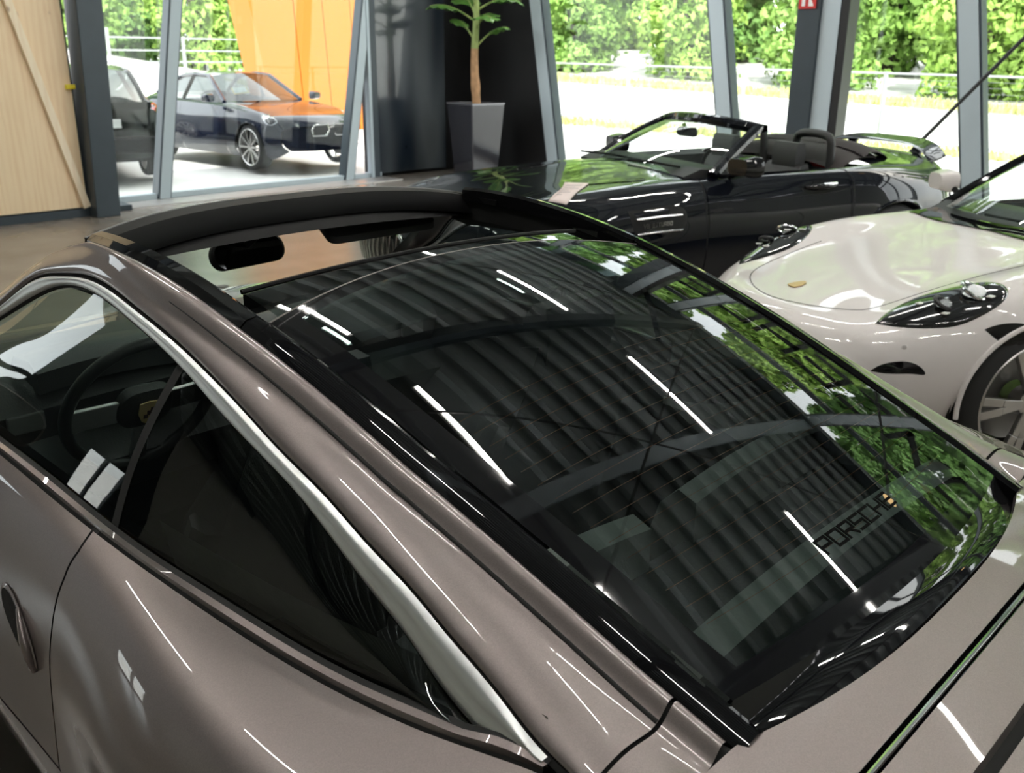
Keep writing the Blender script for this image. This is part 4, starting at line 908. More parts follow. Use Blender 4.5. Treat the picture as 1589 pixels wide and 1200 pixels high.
AMG = Net([
 (0.00, [0,.22,.42,.56,.64,.66,.64,.56], [.60,.60,.59,.57,.53,.46,.40,.34]),
 (0.08, [0,.25,.47,.63,.73,.78,.77,.68], [.68,.68,.67,.65,.60,.48,.34,.24]),
 (0.35, [0,.29,.51,.69,.82,.89,.88,.78], [.75,.75,.75,.755,.71,.55,.34,.18]),
 (0.97, [0,.30,.53,.72,.87,.955,.945,.85], [.84,.838,.835,.845,.79,.61,.36,.17]),
 (1.50, [0,.30,.53,.72,.86,.935,.925,.85], [.915,.908,.893,.885,.82,.64,.38,.18]),
 (1.95, [0,.30,.53,.74,.865,.928,.915,.85], [.96,.952,.93,.908,.845,.66,.40,.20]),
 (2.50, [0,.30,.53,.775,.865,.925,.915,.85], [.95,.95,.945,.925,.855,.67,.40,.20]),
 (3.15, [0,.30,.53,.80,.895,.95,.94,.86], [.985,.983,.975,.945,.88,.68,.40,.20]),
 (3.60, [0,.30,.53,.77,.91,.975,.965,.86], [1.0,.995,.985,.955,.88,.68,.40,.20]),
 (4.05, [0,.30,.53,.71,.86,.93,.92,.80], [.985,.98,.965,.935,.855,.66,.40,.22]),
 (4.42, [0,.28,.49,.62,.74,.82,.82,.70], [.94,.935,.92,.88,.80,.62,.42,.28]),
 (4.54, [0,.26,.45,.55,.64,.70,.70,.60], [.85,.845,.83,.80,.74,.60,.46,.36])], nk=.40, ns=.9)
SEDAN = Net([
 (0.00, [0,.24,.46,.60,.68,.70,.68,.60], [.66,.66,.65,.63,.58,.48,.38,.30]),
 (0.08, [0,.27,.50,.66,.75,.79,.78,.70], [.74,.74,.73,.71,.65,.50,.34,.22]),
 (0.35, [0,.30,.53,.71,.82,.875,.87,.78], [.82,.82,.815,.80,.74,.56,.34,.19]),
 (0.85, [0,.30,.53,.72,.84,.90,.895,.82], [.89,.888,.885,.875,.81,.62,.36,.18]),
 (1.45, [0,.30,.53,.73,.845,.90,.895,.83], [.955,.952,.945,.935,.86,.65,.38,.18]),
 (2.40, [0,.30,.53,.76,.85,.905,.90,.83], [.98,.98,.98,.96,.88,.66,.38,.18]),
 (3.50, [0,.30,.53,.75,.86,.915,.905,.83], [1.03,1.03,1.02,.99,.90,.67,.38,.18]),
 (4.30, [0,.30,.53,.68,.80,.86,.86,.76], [1.02,1.02,1.01,.97,.88,.65,.40,.24]),
 (4.64, [0,.28,.48,.58,.66,.72,.72,.62], [.96,.95,.94,.90,.82,.62,.42,.30])], nk=.42, ns=.9)
WAGON = Net([
 (0.00, [0,.24,.46,.60,.68,.70,.68,.60], [.78,.78,.77,.74,.66,.52,.42,.32]),
 (0.10, [0,.27,.50,.66,.76,.80,.79,.70], [.90,.90,.89,.86,.76,.56,.36,.24]),
 (0.50, [0,.30,.53,.71,.83,.88,.88,.80], [.98,.98,.97,.95,.86,.62,.38,.22]),
 (1.20, [0,.30,.53,.73,.85,.90,.90,.83], [1.03,1.03,1.02,1.0,.91,.66,.40,.22]),
 (2.40, [0,.30,.53,.76,.86,.905,.90,.83], [1.05,1.05,1.04,1.02,.93,.67,.40,.22]),
 (3.60, [0,.30,.53,.76,.86,.91,.90,.83], [1.06,1.06,1.05,1.03,.94,.68,.40,.22]),
 (4.15, [0,.30,.53,.72,.83,.875,.87,.78], [1.05,1.05,1.04,1.02,.93,.67,.42,.26]),
 (4.38, [0,.29,.50,.66,.76,.80,.80,.70], [.98,.98,.97,.95,.88,.66,.46,.32])], nk=.38, ns=.8, tk=.12, ts=.4)
def bothc(name, mb, m, parent, **k): return mb.build(name, m, parent, **k), mb.mirror_y().build(name, m, parent, **k)
def full_top(net, s0, s1, n, m, tmax=3.0):
    T = np.linspace(-tmax, tmax, m); P = net.pt(np.linspace(s0, s1, n)[:, None], np.abs(T)[None, :]); P[..., 1] *= np.where(T < 0, -1, 1)[None, :]; return P
def flank_part(net, s0, s1, n, m, arches, t0=3.0, t1=7.0):
    P = net.grid(s0, s1, t0, t1, n, m); ok = np.ones(P.shape[:2], bool)
    for cs, cz, R in arches:
        P, o = arch_cut(P, cs, cz, R); ok &= o
    return grid_ok(X(P), ok)
def surf_line(net, st, n=40, lift=.0):
    st = np.array(st, float); f = spl(np.linspace(0, 1, len(st)), st)(np.linspace(0, 1, n)); P = net.pt(f[:, 0], np.abs(f[:, 1])); P[:, 1] *= np.sign(f[:, 1]); P[:, 2] += lift; return P
def surf_poly(net, st, rings, n=48, cen=None, lift=.002):
    """closed outline in (s,t) on the body, filled with rings towards its centre"""
    st = np.array(list(st)+[st[0]], float); f = spl(np.linspace(0, 1, len(st)), st)(np.linspace(0, 1, n, endpoint=False)); c = f.mean(0) if cen is None else np.array(cen); out = []
    for k, l in rings:
        g = c+(f-c)*k; P = net.pt(g[:, 0], np.abs(g[:, 1])); P[:, 1] *= np.sign(g[:, 1]); 
        nrm = np.array([-.35, .25, .85]); out.append(P+nrm*l)
    return MB().grid(X(np.array(out)), closed=True)
def gap(net, st, w, parent, name='panel_gap', n=40, nrm=(0, .3, .95)):
    P = X(surf_line(net, st, n)); T = np.gradient(P, axis=0); T /= np.linalg.norm(T, axis=1)[:, None]; N = np.array(nrm, float); N /= np.linalg.norm(N); B = np.cross(T, N); B /= np.linalg.norm(B, axis=1)[:, None]
    MB().grid(np.stack([P-B*w/2+N*.0003, P+N*.0018, P+B*w/2+N*.0003], 1)).build(name, SEAM, parent)
def arch_lip(parent, net, cs, cz, R, m, y):
    P = [(-(cs+R*math.cos(a)), y, cz+R*math.sin(a)) for a in np.linspace(-.1, math.pi+.1, 30)]; P = [(x, net.pt(min(max(-x, .03), net.L-.02), 5.2)[1]*.995, z) for x, _, z in P]
    bothc('arch_lip', MB().tube(P, .010, 6), m, parent)
def arch_well(parent, cs, cz, R, y):
    for sg in (1, -1):
        a = np.linspace(-.2, math.pi+.2, 24); G = np.array([[(-(cs+(R+.01)*math.cos(q)), sg*yy, cz+(R+.01)*math.sin(q)) for q in a] for yy in (y-.02, y-.34)]); MB().grid(G).build('wheel_well', SEAM, parent)
def tub_open(parent, s1, s2, w, m, zf=.26, ztop=.9):
    q = MB()
    for sg in (1, -1): q.grid(np.array([[(-s1, sg*w, ztop), (-s1, sg*(w-.05), zf)], [(-s2, sg*w, ztop), (-s2, sg*(w-.05), zf)]]))
    q.grid(np.array([[(-s1, -w, zf), (-s1, w, zf)], [(-s2, -w, zf), (-s2, w, zf)]])); q.grid(np.array([[(-s2, -w, zf), (-s2, w, zf)], [(-s2, -w, ztop), (-s2, w, ztop)]])); q.grid(np.array([[(-s1, -w, zf), (-s1, w, zf)], [(-s1, -w, ztop), (-s1, w, ztop)]]))
    return q.build('cabin_tub', m, parent)
def simple_seat(parent, s, y, m, top=1.06):
    st = empty('seat', (-s, y, .26), 0, parent)
    def slab(nm, pts, w):
        P = [[(-x, k*w(z)/2, z) for x, z in pts] for k in np.linspace(-1, 1, 9)]; mb = MB().grid(np.array(P), closed=True); mb.poly(P[0][::-1]); mb.poly(P[-1]); mb.build(nm, m, st, angle=50)
    slab('cushion', [(-.45,.06),(-.46,.20),(-.38,.24),(-.1,.19),(.0,.15),(.02,.05)], lambda z: .5)
    slab('backrest', [(-.03,.12),(.0,.35),(.10,.58),(.16,top-.42),(.22,top-.41),(.24,.55),(.16,.35),(.08,.12)], lambda z: np.interp(z, [.1, .45, top-.4], [.48, .5, .36]))
    slab('headrest', [(.15,top-.45),(.145,top-.32),(.17,top-.27),(.22,top-.27),(.24,top-.34),(.23,top-.45)], lambda z: .26)
def windscreen(parent, base_c, base_e, by, bz, top_c, top_e, ty, tz, frame_m, pr=.022, crown=.03, n=30, glassm=None):
    v = np.linspace(-1, 1, n); lo = np.column_stack([base_c+(base_e-base_c)*v**2, v*by, bz+.035*(1-v*v)]); hi = np.column_stack([top_c+(top_e-top_c)*v**2, v*ty, tz+crown*(1-v*v)])
    k = np.linspace(0, 1, 14)[:, None, None]; G = lo[None]*(1-k)+hi[None]*k; G[..., 2] += .035*np.sin(np.pi*k[..., 0])*(1-.6*v[None]**2)
    MB().grid(X(G)).build('windscreen', glassm or CLEAR_GLASS, parent)
    fr = MB().tube(X(np.concatenate([G[:, 0], G[-1, 1:-1], G[::-1, -1]])), pr, 8)
    return G, fr.build('windscreen_frame', frame_m, parent)
# ------------------------------------------------------------------ white roadster whose nose points at the front car
WHITE = paint('white_paint', (0.80, 0.755, 0.745), metal=0.0, rough=.35)
box = empty('roadster', (-1.7407, -2.4572, 0), 1.0170)
tag(box, 'white roadster with black oval headlamps facing the brown-grey coupe', 'car')
BA = [(.93, .335, .355), (3.405, .335, .36)]
MB().grid(X(full_top(BOX, 0, 1.42, 60, 50))).build('bonnet', WHITE, box)
for (nm, a, b) in (('front_fender', 0, 1.45), ('door', 1.456, 2.60), ('rear_fender', 2.606, 4.38)):
    bothc(nm, flank_part(BOX, a, b, int(60*(b-a))+6, 44, BA), WHITE, box)
MB().grid(X(full_top(BOX, 2.75, 4.38, 40, 40))).build('rear_deck', WHITE, box)
for sq, nm in ((0, 'front_bumper'), (4.38, 'rear_bumper')):
    P = full_top(BOX, sq, sq, 2, 40)[0]; L_ = BOX.pt(sq, np.linspace(3, 7, 12)); Q = np.array([[(p[0]+.0, y, p[2]) for y in np.linspace(-p[1], p[1], 20)] for p in L_]); Q[..., 0] = sq+(L_[0, 0]-sq)*(np.abs(Q[..., 1])/.6)**2.2; MB().grid(X(Q)).build(nm, WHITE, box)
for cs, cz, R in BA: arch_lip(box, BOX, cs, cz, R, WHITE, .87); arch_well(box, cs, cz, R, .86)
gap(BOX, [(.75, -2.15), (.5, -2.05), (.30, -1.75), (.20, -.9), (.165, 0), (.20, .9), (.30, 1.75), (.42, 2.05), (.75, 2.15), (1.1, 2.3), (1.36, 2.5)], .006, box, 'bonnet_gap', 90, (-.3, 0, .95))
gap(BOX, [(1.453, 3.05), (1.453, 4.0), (1.44, 5.0), (1.44, 6.4)], .007, box, 'door_gap', 30, (0, .9, .3))
HOUSING = mat('lamp_housing', (.012, .012, .013), .08, coat=1.0)
def headlamp(sg):
    ol = [(.25, 2.88), (.38, 2.52), (.55, 2.35), (.70, 2.62), (.79, 3.1), (.81, 3.6), (.74, 4.0), (.58, 4.2), (.42, 4.12), (.29, 3.6)]
    ol = [(a, b*sg) for a, b in ol]
    h = surf_poly(BOX, ol, ((1.02, -.002), (1.0, .005), (.93, .010), (.8, .012), (.5, .016), (.02, .018))).build('headlamp', HOUSING, box)
    def at(s, t, l): p = BOX.pt(s, t); return np.array([-p[0]+.25*l, sg*(p[1]+.3*l), p[2]+.9*l])
    for (s, t, r, m_, nm) in ((.66, 3.45, .052, CHROME, 'projector_ring'), (.50, 3.45, .036, DARK_METAL, 'projector_ring')):
        c = at(s, t, .024); MB().tube([c+r*(math.cos(a)*np.array([.95, 0, .3])+math.sin(a)*np.array([.1, sg*.9, -.42])) for a in np.linspace(0, 6.283, 26, endpoint=False)], .008, 8, closed=True).build(nm, m_, h)
        MB().disc(at(s, t, .023), (.25, .3*sg, .9), r*.9).build('projector_lens', mat('projector', (.42, .44, .45), .12, .7, coat=1), h)
    for (s, t) in ((.46, 2.95), (.72, 2.98), (.70, 3.82), (.46, 3.8)):
        MB().box(at(s, t, .018), (.035, .022, .006), rz=.4*sg).build('led_point', mat('led_white', (.9, .9, .88), .3), h, smooth=False, bevel=.002)
headlamp(1); headlamp(-1)
cr3 = [(0, .04), (-.03, .036), (-.033, 0), (-.02, -.03), (0, -.042), (.02, -.03), (.033, 0), (.03, .036)]
def onb(a, b): p = BOX.pt(.335-b, abs(a)/.20); return (-p[0], a, p[2]+.003)
MB().poly([onb(a, b) for a, b in cr3], (0, 0, .004)).build('bonnet_crest', GOLD, box, smooth=False)
bothc('bumper_lamp_slit', surf_poly(BOX, [(.07, 4.65), (.11, 4.5), (.20, 4.72), (.25, 5.1), (.19, 5.0), (.11, 4.85)], ((1.05, -.002), (1, .004), (.02, .004)), n=30), BLACK_GLOSS, box)
bothc('side_marker', surf_poly(BOX, [(.61, 4.55), (.72, 4.55), (.86, 4.72), (.86, 4.95), (.72, 4.95)], ((1.05, -.002), (1, .004), (.02, .004)), n=30), BLACK_GLOSS, box)
bothc('parking_sensor', surf_poly(BOX, [(.20+.012*math.cos(a), 4.18+.07*math.sin(a)) for a in np.linspace(0, 5.5, 8)], ((1, .0), (.9, .003), (.02, .003)), n=16), mat('sensor_grey', (.5, .47, .46), .4), box)
MB().grid(X(full_top(BOX, 1.36, 1.56, 8, 30, 2.9)+[0, 0, .006])).build('cowl', BLACK_GLOSS, box)
G, fr_ = windscreen(box, 1.40, 1.62, .70, .90, 2.02, 2.16, .56, 1.235, BLACK_GLOSS, pr=.024)
for sg in (1, -1):
    MB().tube([(-1.46, sg*.02-.2, .93), (-1.52, sg*.3-.05, .925), (-1.56, sg*.55, .92)], .007, 6).build('wiper', BLACK_TRIM, box)
    mm = pill('door_mirror', .20, .12, .10, (1.84, sg*.93, 1.0), .2*sg, 0, WHITE, box, r=.05); MB().tube([(-1.78, sg*.76, .93), (-1.80, sg*.85, .965)], .017, 8).build('mirror_foot', BLACK_TRIM, box)
tub_open(box, 1.62, 2.78, .70, TUB)
profile('dashboard', [(1.5,.88),(1.62,.93),(1.80,.93),(1.88,.86),(1.84,.7),(1.6,.6)], -.68, .68, LEATHER, box, n=12, bul=.01)
simple_seat(box, 2.42, .36, LEATHER); simple_seat(box, 2.42, -.36, LEATHER)
MB().tube([(-2.05, .36+.18*math.cos(a), .86+.17*math.sin(a)) for a in np.linspace(0, 6.283, 30, endpoint=False)], .014, 8, closed=True).build('steering_wheel', LEATHER, box)
DISCM = mat('wheel_titanium', (.62, .60, .58), .3, 1.0)
wb = make_wheel('wheel', box, .335, .235, .262, 5, DISCM, double=True, spw=.036); wb.location = (-.93, .765, .337)
for sx, sg in ((.93, -1), (3.405, 1), (3.405, -1)):
    w2 = copy_tree(wb, box); w2.location = (-sx, sg*.765, .337); w2.rotation_euler = (0, 0, 0 if sg == 1 else math.pi)
# ------------------------------------------------------------------ black open sports car behind
BLACKP = paint('black_blue_metallic', (0.0035, 0.0045, 0.008), metal=0, rough=.25)
amg = empty('convertible', (1.0126, -2.5393, 0), 1.1829)
tag(amg, 'black convertible with long bonnet and raised rear spoiler in front of the tall windows', 'car')
AA = [(.97, .345, .37), (3.60, .345, .375)]
MB().grid(X(full_top(AMG, 0, 1.98, 70, 56))).build('bonnet', BLACKP, amg)
for (nm, a, b) in (('front_fender', 0, 1.998), ('door', 2.004, 3.17), ('rear_fender', 3.176, 4.54)):
    bothc(nm, flank_part(AMG, a, b, int(55*(b-a))+6, 44, AA), BLACKP, amg)
MB().grid(X(full_top(AMG, 3.45, 4.54, 36, 44))).build('rear_deck', BLACKP, amg)
for sq, nm in ((0, 'front_bumper'), (4.54, 'rear_bumper')):
    L_ = AMG.pt(sq, np.linspace(3, 7, 12)); Q = np.array([[(p[0], y, p[2]) for y in np.linspace(-p[1], p[1], 20)] for p in L_]); Q[..., 0] = sq+(L_[0, 0]-sq)*(np.abs(Q[..., 1])/.6)**2.2; MB().grid(X(Q)).build(nm, BLACKP, amg)
for cs, cz, R in AA: arch_lip(amg, AMG, cs, cz, R, BLACKP, .93); arch_well(amg, cs, cz, R, .92)
# grille with upright chrome bars
gq = [(-.46,.50),(-.40,.60),(.40,.60),(.46,.50),(.40,.38),(-.40,.38)]
def gx(y): return -(.0+.32*(abs(y)/.66)**2.2)+.035
gr = MB().poly([(gx(y), y, z) for y, z in gq]).build('grille', SEAM, amg, smooth=False)
for y in np.linspace(-.38, .38, 15): MB().tube([(gx(y)+.006, y, .385), (gx(y)+.018, y, .49), (gx(y)+.004, y, .595)], .007, 6).build('grille_bar', CHROME, gr)
MB().tube([(gx(y)+.01, y, z) for y, z in gq], .010, 8, closed=True).build('grille_frame', CHROME, gr)
for sg in (1, -1):
    surf_poly(AMG, [(.42, sg*3.0), (.62, sg*2.85), (.72, sg*3.2), (.66, sg*3.7), (.45, sg*3.75), (.36, sg*3.4)], ((1.03, -.002), (1, .004), (.6, .006), (.02, .006)), n=30).build('headlamp', mat('lamp_clear', (.25, .26, .27), .08, .5, coat=1), amg)
    # bonnet outlet
    surf_poly(AMG, [(1.28, sg*1.55), (1.55, sg*1.75), (1.68, sg*2.35), (1.62, sg*2.55), (1.40, sg*2.2), (1.27, sg*1.8)], ((1.03, -.002), (1, .005), (.86, .006), (.5, .006), (.02, .006)), n=40).build('bonnet_outlet', BLACK_GLOSS, amg)
# fender vent with fins and badge (left and mirrored)
for sg in (1, -1):
    S_ = (lambda mb: mb) if sg == 1 else (lambda mb: mb.mirror_y())
    vt = S_(surf_poly(AMG, [(1.40, 4.45), (1.60, 4.42), (1.80, 4.55), (1.80, 5.15), (1.62, 5.35), (1.48, 5.35), (1.43, 5.0)], ((1.02, -.001), (1, .003), (.02, .003)), n=36)).build('fender_vent', SEAM, amg)
    for tq in (4.72, 5.12):
        P = X(surf_line(AMG, [(1.45, tq), (1.6, tq), (1.79, tq+.02)], 16))+[0, .010, 0]; S_(MB().tube(P, .008, 8)).build('vent_fin', CHROME, vt)
    txt = 'V8 BITURBO'
    for i, ch in enumerate(txt):
        if ch == ' ' : continue
        def fm(x, y, i=i):
            s = 1.50+.022*i+x; p = AMG.pt(s, 4.95); return np.array([-s, p[1]+.008, p[2]-.008+y]), np.array([0, 1, 0])
        S_(letter(ch, fm, .015, .022, .004, .002)).build('vent_lettering', CHROME, vt)
    # door handle
    pm = [AMG.pt(q, 4.22) for q in (2.80, 2.86, 2.93, 3.00, 3.05)]; off = (.004, .022, .028, .022, .006)
    P = np.array([(-p[0], p[1]+o, p[2]) for p, o in zip(pm, off)]); P = spl(range(5), P)(np.linspace(0, 4, 16))
    S_(MB().tube(P, np.interp(np.linspace(0, 1, 16), [0, .4, .8, 1], [.012, .022, .020, .010]), 10)).build('door_handle', BLACK_GLOSS, amg)
    S_(MB().tube(P[7:15]+[0, .010, .012], .010, 8)).build('handle_chrome', CHROME, amg)
    S_(surf_poly(AMG, [(2.74, 4.2), (2.84, 3.95), (2.98, 3.95), (3.08, 4.2), (2.98, 4.5), (2.84, 4.5)], ((1, .0), (.9, .0015), (.02, .0015)), n=24)).build('handle_recess', BLACK_GLOSS, amg)
    m2 = pill('door_mirror', .23, .135, .13, (2.29 if sg > 0 else 2.44, sg*.94, 1.0), .15*sg, 0, BLACK_GLOSS, amg, r=.055); MB().tube([(-2.22, sg*.80, .92), (-2.26, sg*.88, .965)], .02, 8).build('mirror_foot', BLACK_GLOSS, amg)
gap(AMG, [(3.12, 2.95), (3.17, 3.5), (3.20, 4.2), (3.19, 5.0), (3.17, 5.8)], .007, amg, 'door_gap', 30, (0, .9, .3))
gap(AMG, [(2.0, 3.0), (1.99, 3.8), (1.98, 4.6), (2.0, 5.8)], .007, amg, 'door_gap', 30, (0, .9, .3))
gap(AMG, [(3.20, 4.35), (3.0, 4.5), (2.6, 4.52), (2.2, 4.5)], .004, amg, 'door_crease', 30, (0, .9, .3))
G, fr_ = windscreen(amg, 1.84, 2.12, .76, .925, 2.46, 2.60, .58, 1.205, BLACKP, pr=.038, crown=.045)
MB().grid(X(np.stack([G[-1]+[-.03, 0, .012], G[-1]+[.0, 0, .030], G[-1]+[.08, 0, .022], G[-1]+[.085, 0, -.02], G[-1]+[.0, 0, -.035]], 1))).build('windscreen_header', BLACK_GLOSS, amg)
pill('interior_mirror', .22, .065, .04, (2.42, 0, 1.15), .1, .1, BLACK_TRIM, amg); MB().tube([(-2.40, 0, 1.16), (-2.38, 0, 1.21)], .015, 8).build('mirror_stalk', BLACK_TRIM, amg)
for sg in (-1, 1):
    MB().tube([(-1.86, sg*.35-.25, .975), (-1.92, sg*.30, .98), (-2.0, sg*.25+.3, .965)], .008, 6).build('wiper', BLACK_TRIM, amg)
tub_open(amg, 2.05, 3.35, .76, TUB)
BEIGE = mat('beige_leather', (.45, .38, .30), .6)
bothc('door_card', MB().grid(X(np.array([[(2.1, .765, .93), (2.1, .70, .90), (2.1, .68, .45)], [(3.1, .80, .945), (3.1, .72, .91), (3.1, .70, .45)]]))), LEATHER, amg)
profile('dashboard', [(1.92,.92),(2.05,.965),(2.25,.96),(2.32,.88),(2.25,.7),(2.0,.6)], -.72, .72, LEATHER, amg, n=12, bul=.012)
simple_seat(amg, 2.86, .38, LEATHER, 1.10); simple_seat(amg, 2.86, -.38, LEATHER, 1.10)
profile('seat_panel', [(2.98,.62),(3.02,.88),(3.06,.90),(3.06,.62)], .18, .60, BEIGE, amg, n=4)
MB().tube([(-2.42, .38+.18*math.cos(a), .89+.17*math.sin(a)) for a in np.linspace(0, 6.283, 30, endpoint=False)], .014, 8, closed=True).build('steering_wheel', LEATHER, amg)
for sg in (1, -1):
    P = np.array([(-3.27, sg*(.38+yy), .86+zz) for yy, zz in ((-.20, 0), (-.19, .20), (-.12, .28), (.12, .28), (.19, .20), (.20, 0))]); P = spl(range(6), P)(np.linspace(0, 5, 30)); P[:, 0] -= np.linspace(0, 0, 30)
    MB().tube(P, .030, 10).build('roll_hoop', LEATHER, amg)
# wind blocker and folded soft top
MB().grid(np.array([[(-3.28, -.56, .93), (-3.28, .56, .93)], [(-3.24, -.52, 1.13), (-3.24, .52, 1.13)]])).build('wind_blocker', CLEAR_GLASS, amg)
SOFT = mat('dark_fabric_top', (.028, .022, .022), .85, noise=.2, nscale=120)
v = np.linspace(-1, 1, 30); P = []
for s, z, w in ((3.28, .93, .74), (3.34, .995, .72), (3.50, 1.035, .68), (3.68, 1.03, .63), (3.80, 1.0, .60)):
    P.append(np.column_stack([np.full(30, s)-.06*v*v, v*w, z+.02-.065*np.abs(v)**3]))
MB().grid(X(np.array(P))).build('soft_top_cover', SOFT, amg)
P = []
for s, z, w in ((3.50, 1.045, .70), (3.56, 1.075, .68), (3.68, 1.07, .64), (3.80, 1.035, .61), (3.83, .99, .60)): P.append(np.column_stack([np.full(30, s)-.03*v*v, v*w, z+.012-.06*np.abs(v)**4]))
MB().grid(X(np.array(P))).build('soft_top_roll', SOFT, amg)
# rear spoiler blade on two struts
v = np.linspace(-1, 1, 40); pro = [(0, 0), (.03, .012), (.10, .022), (.17, .040), (.18, .034), (.10, .004), (.03, -.008)]
P = np.array([[(4.30+a-.16*q*q, q*.66, 1.04+b-.10*q**4) for a, b in pro] for q in v]); sp = MB().grid(X(P), closed=True); sp.poly([tuple(X(p)) for p in P[0]]); sp.poly([tuple(X(p)) for p in P[-1]][::-1]); spo = sp.build('rear_spoiler', BLACKP, amg)
for sg in (1, -1): MB().bar((-4.30, sg*.36, .93), (-4.36, sg*.36, 1.045), .02, .09, up=(0, 1, 0)).build('spoiler_strut', BLACKP, amg, smooth=False)
for sg in (1, -1): surf_poly(AMG, [(4.36, sg*3.3), (4.46, sg*3.2), (4.52, sg*3.6), (4.50, sg*4.2), (4.40, sg*4.1)], ((1.02, 0), (1, .004), (.02, .004)), n=24).build('tail_lamp', mat('tail_red', (.35, .01, .01), .15, coat=1), amg)
wa = make_wheel('wheel', amg, .345, .26, .26, 10, DARK_METAL, spw=.03); wa.location = (-.97, .82, .347)
for sx, sg in ((.97, -1), (3.60, 1), (3.60, -1)):
    w2 = copy_tree(wa, amg); w2.location = (-sx, sg*.82, .347); w2.rotation_euler = (0, 0, 0 if sg == 1 else math.pi)
# price sheet lying on its bonnet
def sheet_pt(s, t): p = AMG.pt(s, t); return (-p[0], p[1], p[2]+.006)
_sc = np.array([[(1.22, 1.30), (1.33, 1.90)], [(.89, 3.55), (.99, 3.90)]])       # corners of the sheet on the bonnet
def sheet(u, w): q = (_sc[0, 0]*(1-w)+_sc[0, 1]*w)*(1-u)+(_sc[1, 0]*(1-w)+_sc[1, 1]*w)*u; return sheet_pt(*q)
ps = MB().grid(np.array([[sheet(u, w) for w in np.linspace(0, 1, 5)] for u in np.linspace(0, 1, 12)])).build('price_sheet', mat('paper', (.78, .66, .64), .7), None, thick=.002)
ps.location = amg.location; ps.rotation_euler = amg.rotation_euler
tag(ps, 'pale pink paper sheet lying on the bonnet of the black convertible', 'paper')
for k in range(6):
    u0 = .14+.12*k; MB().grid(np.array([[np.array(sheet(u, w))+[0, 0, .002] for w in np.linspace(.12, (.8, .6, .85, .5, .7, .4)[k], 4)] for u in (u0, u0+.035)])).build('print_line', mat('print_grey', (.45, .38, .39), .7), ps)
# ------------------------------------------------------------------ cars parked outside
def greenhouse(parent, net, wb_, wc_, wz, ht, hy, hz, rt, ry, rz, rb, rbz, pm, gm):
    v = np.linspace(-1, 1, 20); wy = net.pt(wc_, 3.0)[1]-.03; ry2 = net.pt(min(rb, net.L-.1), 3.0)[1]-.05
    lo = np.column_stack([wb_+(wc_-wb_)*v**2, v*wy, wz+.02*(1-v*v)]); hi = np.column_stack([ht+.06*v*v, v*hy, hz-.05*v*v]); rr = np.column_stack([rt-.05*v*v, v*ry, rz-.05*v*v]); rl = np.column_stack([rb-.12*v*v, v*ry2, rbz+0*v])
    k = np.linspace(0, 1, 10)[:, None, None]
    Gw = lo[None]*(1-k)+hi[None]*k; Gr = hi[None]*(1-k)+rr[None]*k; Gr[..., 2] += .03*np.sin(np.pi*k[..., 0]); Gb = rr[None]*(1-k)+rl[None]*k; Gb[..., 2] += .03*np.sin(np.pi*k[..., 0])
    MB().grid(X(Gw)).build('windscreen', gm, parent); MB().grid(X(Gr)).build('roof', pm, parent); MB().grid(X(Gb)).build('rear_window', gm, parent)
    for sg in (0, -1):
        top = np.concatenate([Gw[:, sg], Gr[1:, sg], Gb[1:, sg]]); s = top[:, 0]; bz = net.pt(np.clip(s, .1, net.L-.1), 3.0); bot = np.column_stack([s, bz[:, 1]*(1 if sg == -1 else -1), bz[:, 2]])
        MB().grid(X(np.stack([top, bot], 1))).build('side_window', gm, parent)
        MB().tube(X(top), .035, 8).build('roof_pillar', pm, parent)
        mid = top[14]*[1, 1, 1]; MB().tube(X(np.array([mid, [mid[0]+.05, bz[14, 1]*(1 if sg == -1 else -1), bz[14, 2]]])), .03, 6).build('roof_pillar', BLACK_TRIM, parent)
def outside_car(name, pose, net, arches, pm, label, gh, doors_, wheelm, R=.33):
    c = empty(name, (pose[0], pose[1], 0), pose[2]); tag(c, label, 'car')
    MB().grid(X(full_top(net, 0, gh[1]+.05, 40, 40))).build('bonnet', pm, c)
    if gh[9] < net.L-.15: MB().grid(X(full_top(net, gh[9]-.15, net.L, 24, 40))).build('boot_lid', pm, c)
    e = [0]+list(doors_)+[net.L]
    for i, (a, b) in enumerate(zip(e[:-1], e[1:])): bothc('front_fender' if i == 0 else 'rear_fender' if i == len(e)-2 else 'door', flank_part(net, a+.003, b-.003, int(40*(b-a))+6, 34, arches), pm, c)
    for sq, nm in ((0, 'front_bumper'), (net.L, 'rear_bumper')):
        L_ = net.pt(sq, np.linspace(3, 7, 12)); Q = np.array([[(p[0], y, p[2]) for y in np.linspace(-p[1], p[1], 20)] for p in L_]); Q[..., 0] = sq+(L_[0, 0]-sq)*(np.abs(Q[..., 1])/.62)**2.2; MB().grid(X(Q)).build(nm, pm, c)
        P0 = full_top(net, sq, sq, 2, 40)[0]
    greenhouse(c, net, *gh, pm, glass('parked_glass', (.30, .34, .34)))
    tub_open(c, gh[1], gh[9]-.1, .66, TUB, ztop=.85)
    for cs, cz, Ra in arches: arch_lip(c, net, cs, cz, Ra, BLACK_TRIM, .88); arch_well(c, cs, cz, Ra, .88)
    w = make_wheel('wheel', c, R, .23, R-.065, 10 if wheelm is SILVER else 5, wheelm, spw=.03, double=wheelm is not SILVER); w.location = (-arches[0][0], .775, R)
    for sx, sg in ((arches[0][0], -1), (arches[1][0], 1), (arches[1][0], -1)):
        w2 = copy_tree(w, c); w2.location = (-sx, sg*.775, R); w2.rotation_euler = (0, 0, 0 if sg == 1 else math.pi)
    return c
NAVY = paint('navy_metallic', (.005, .008, .022), metal=0, rough=.25)
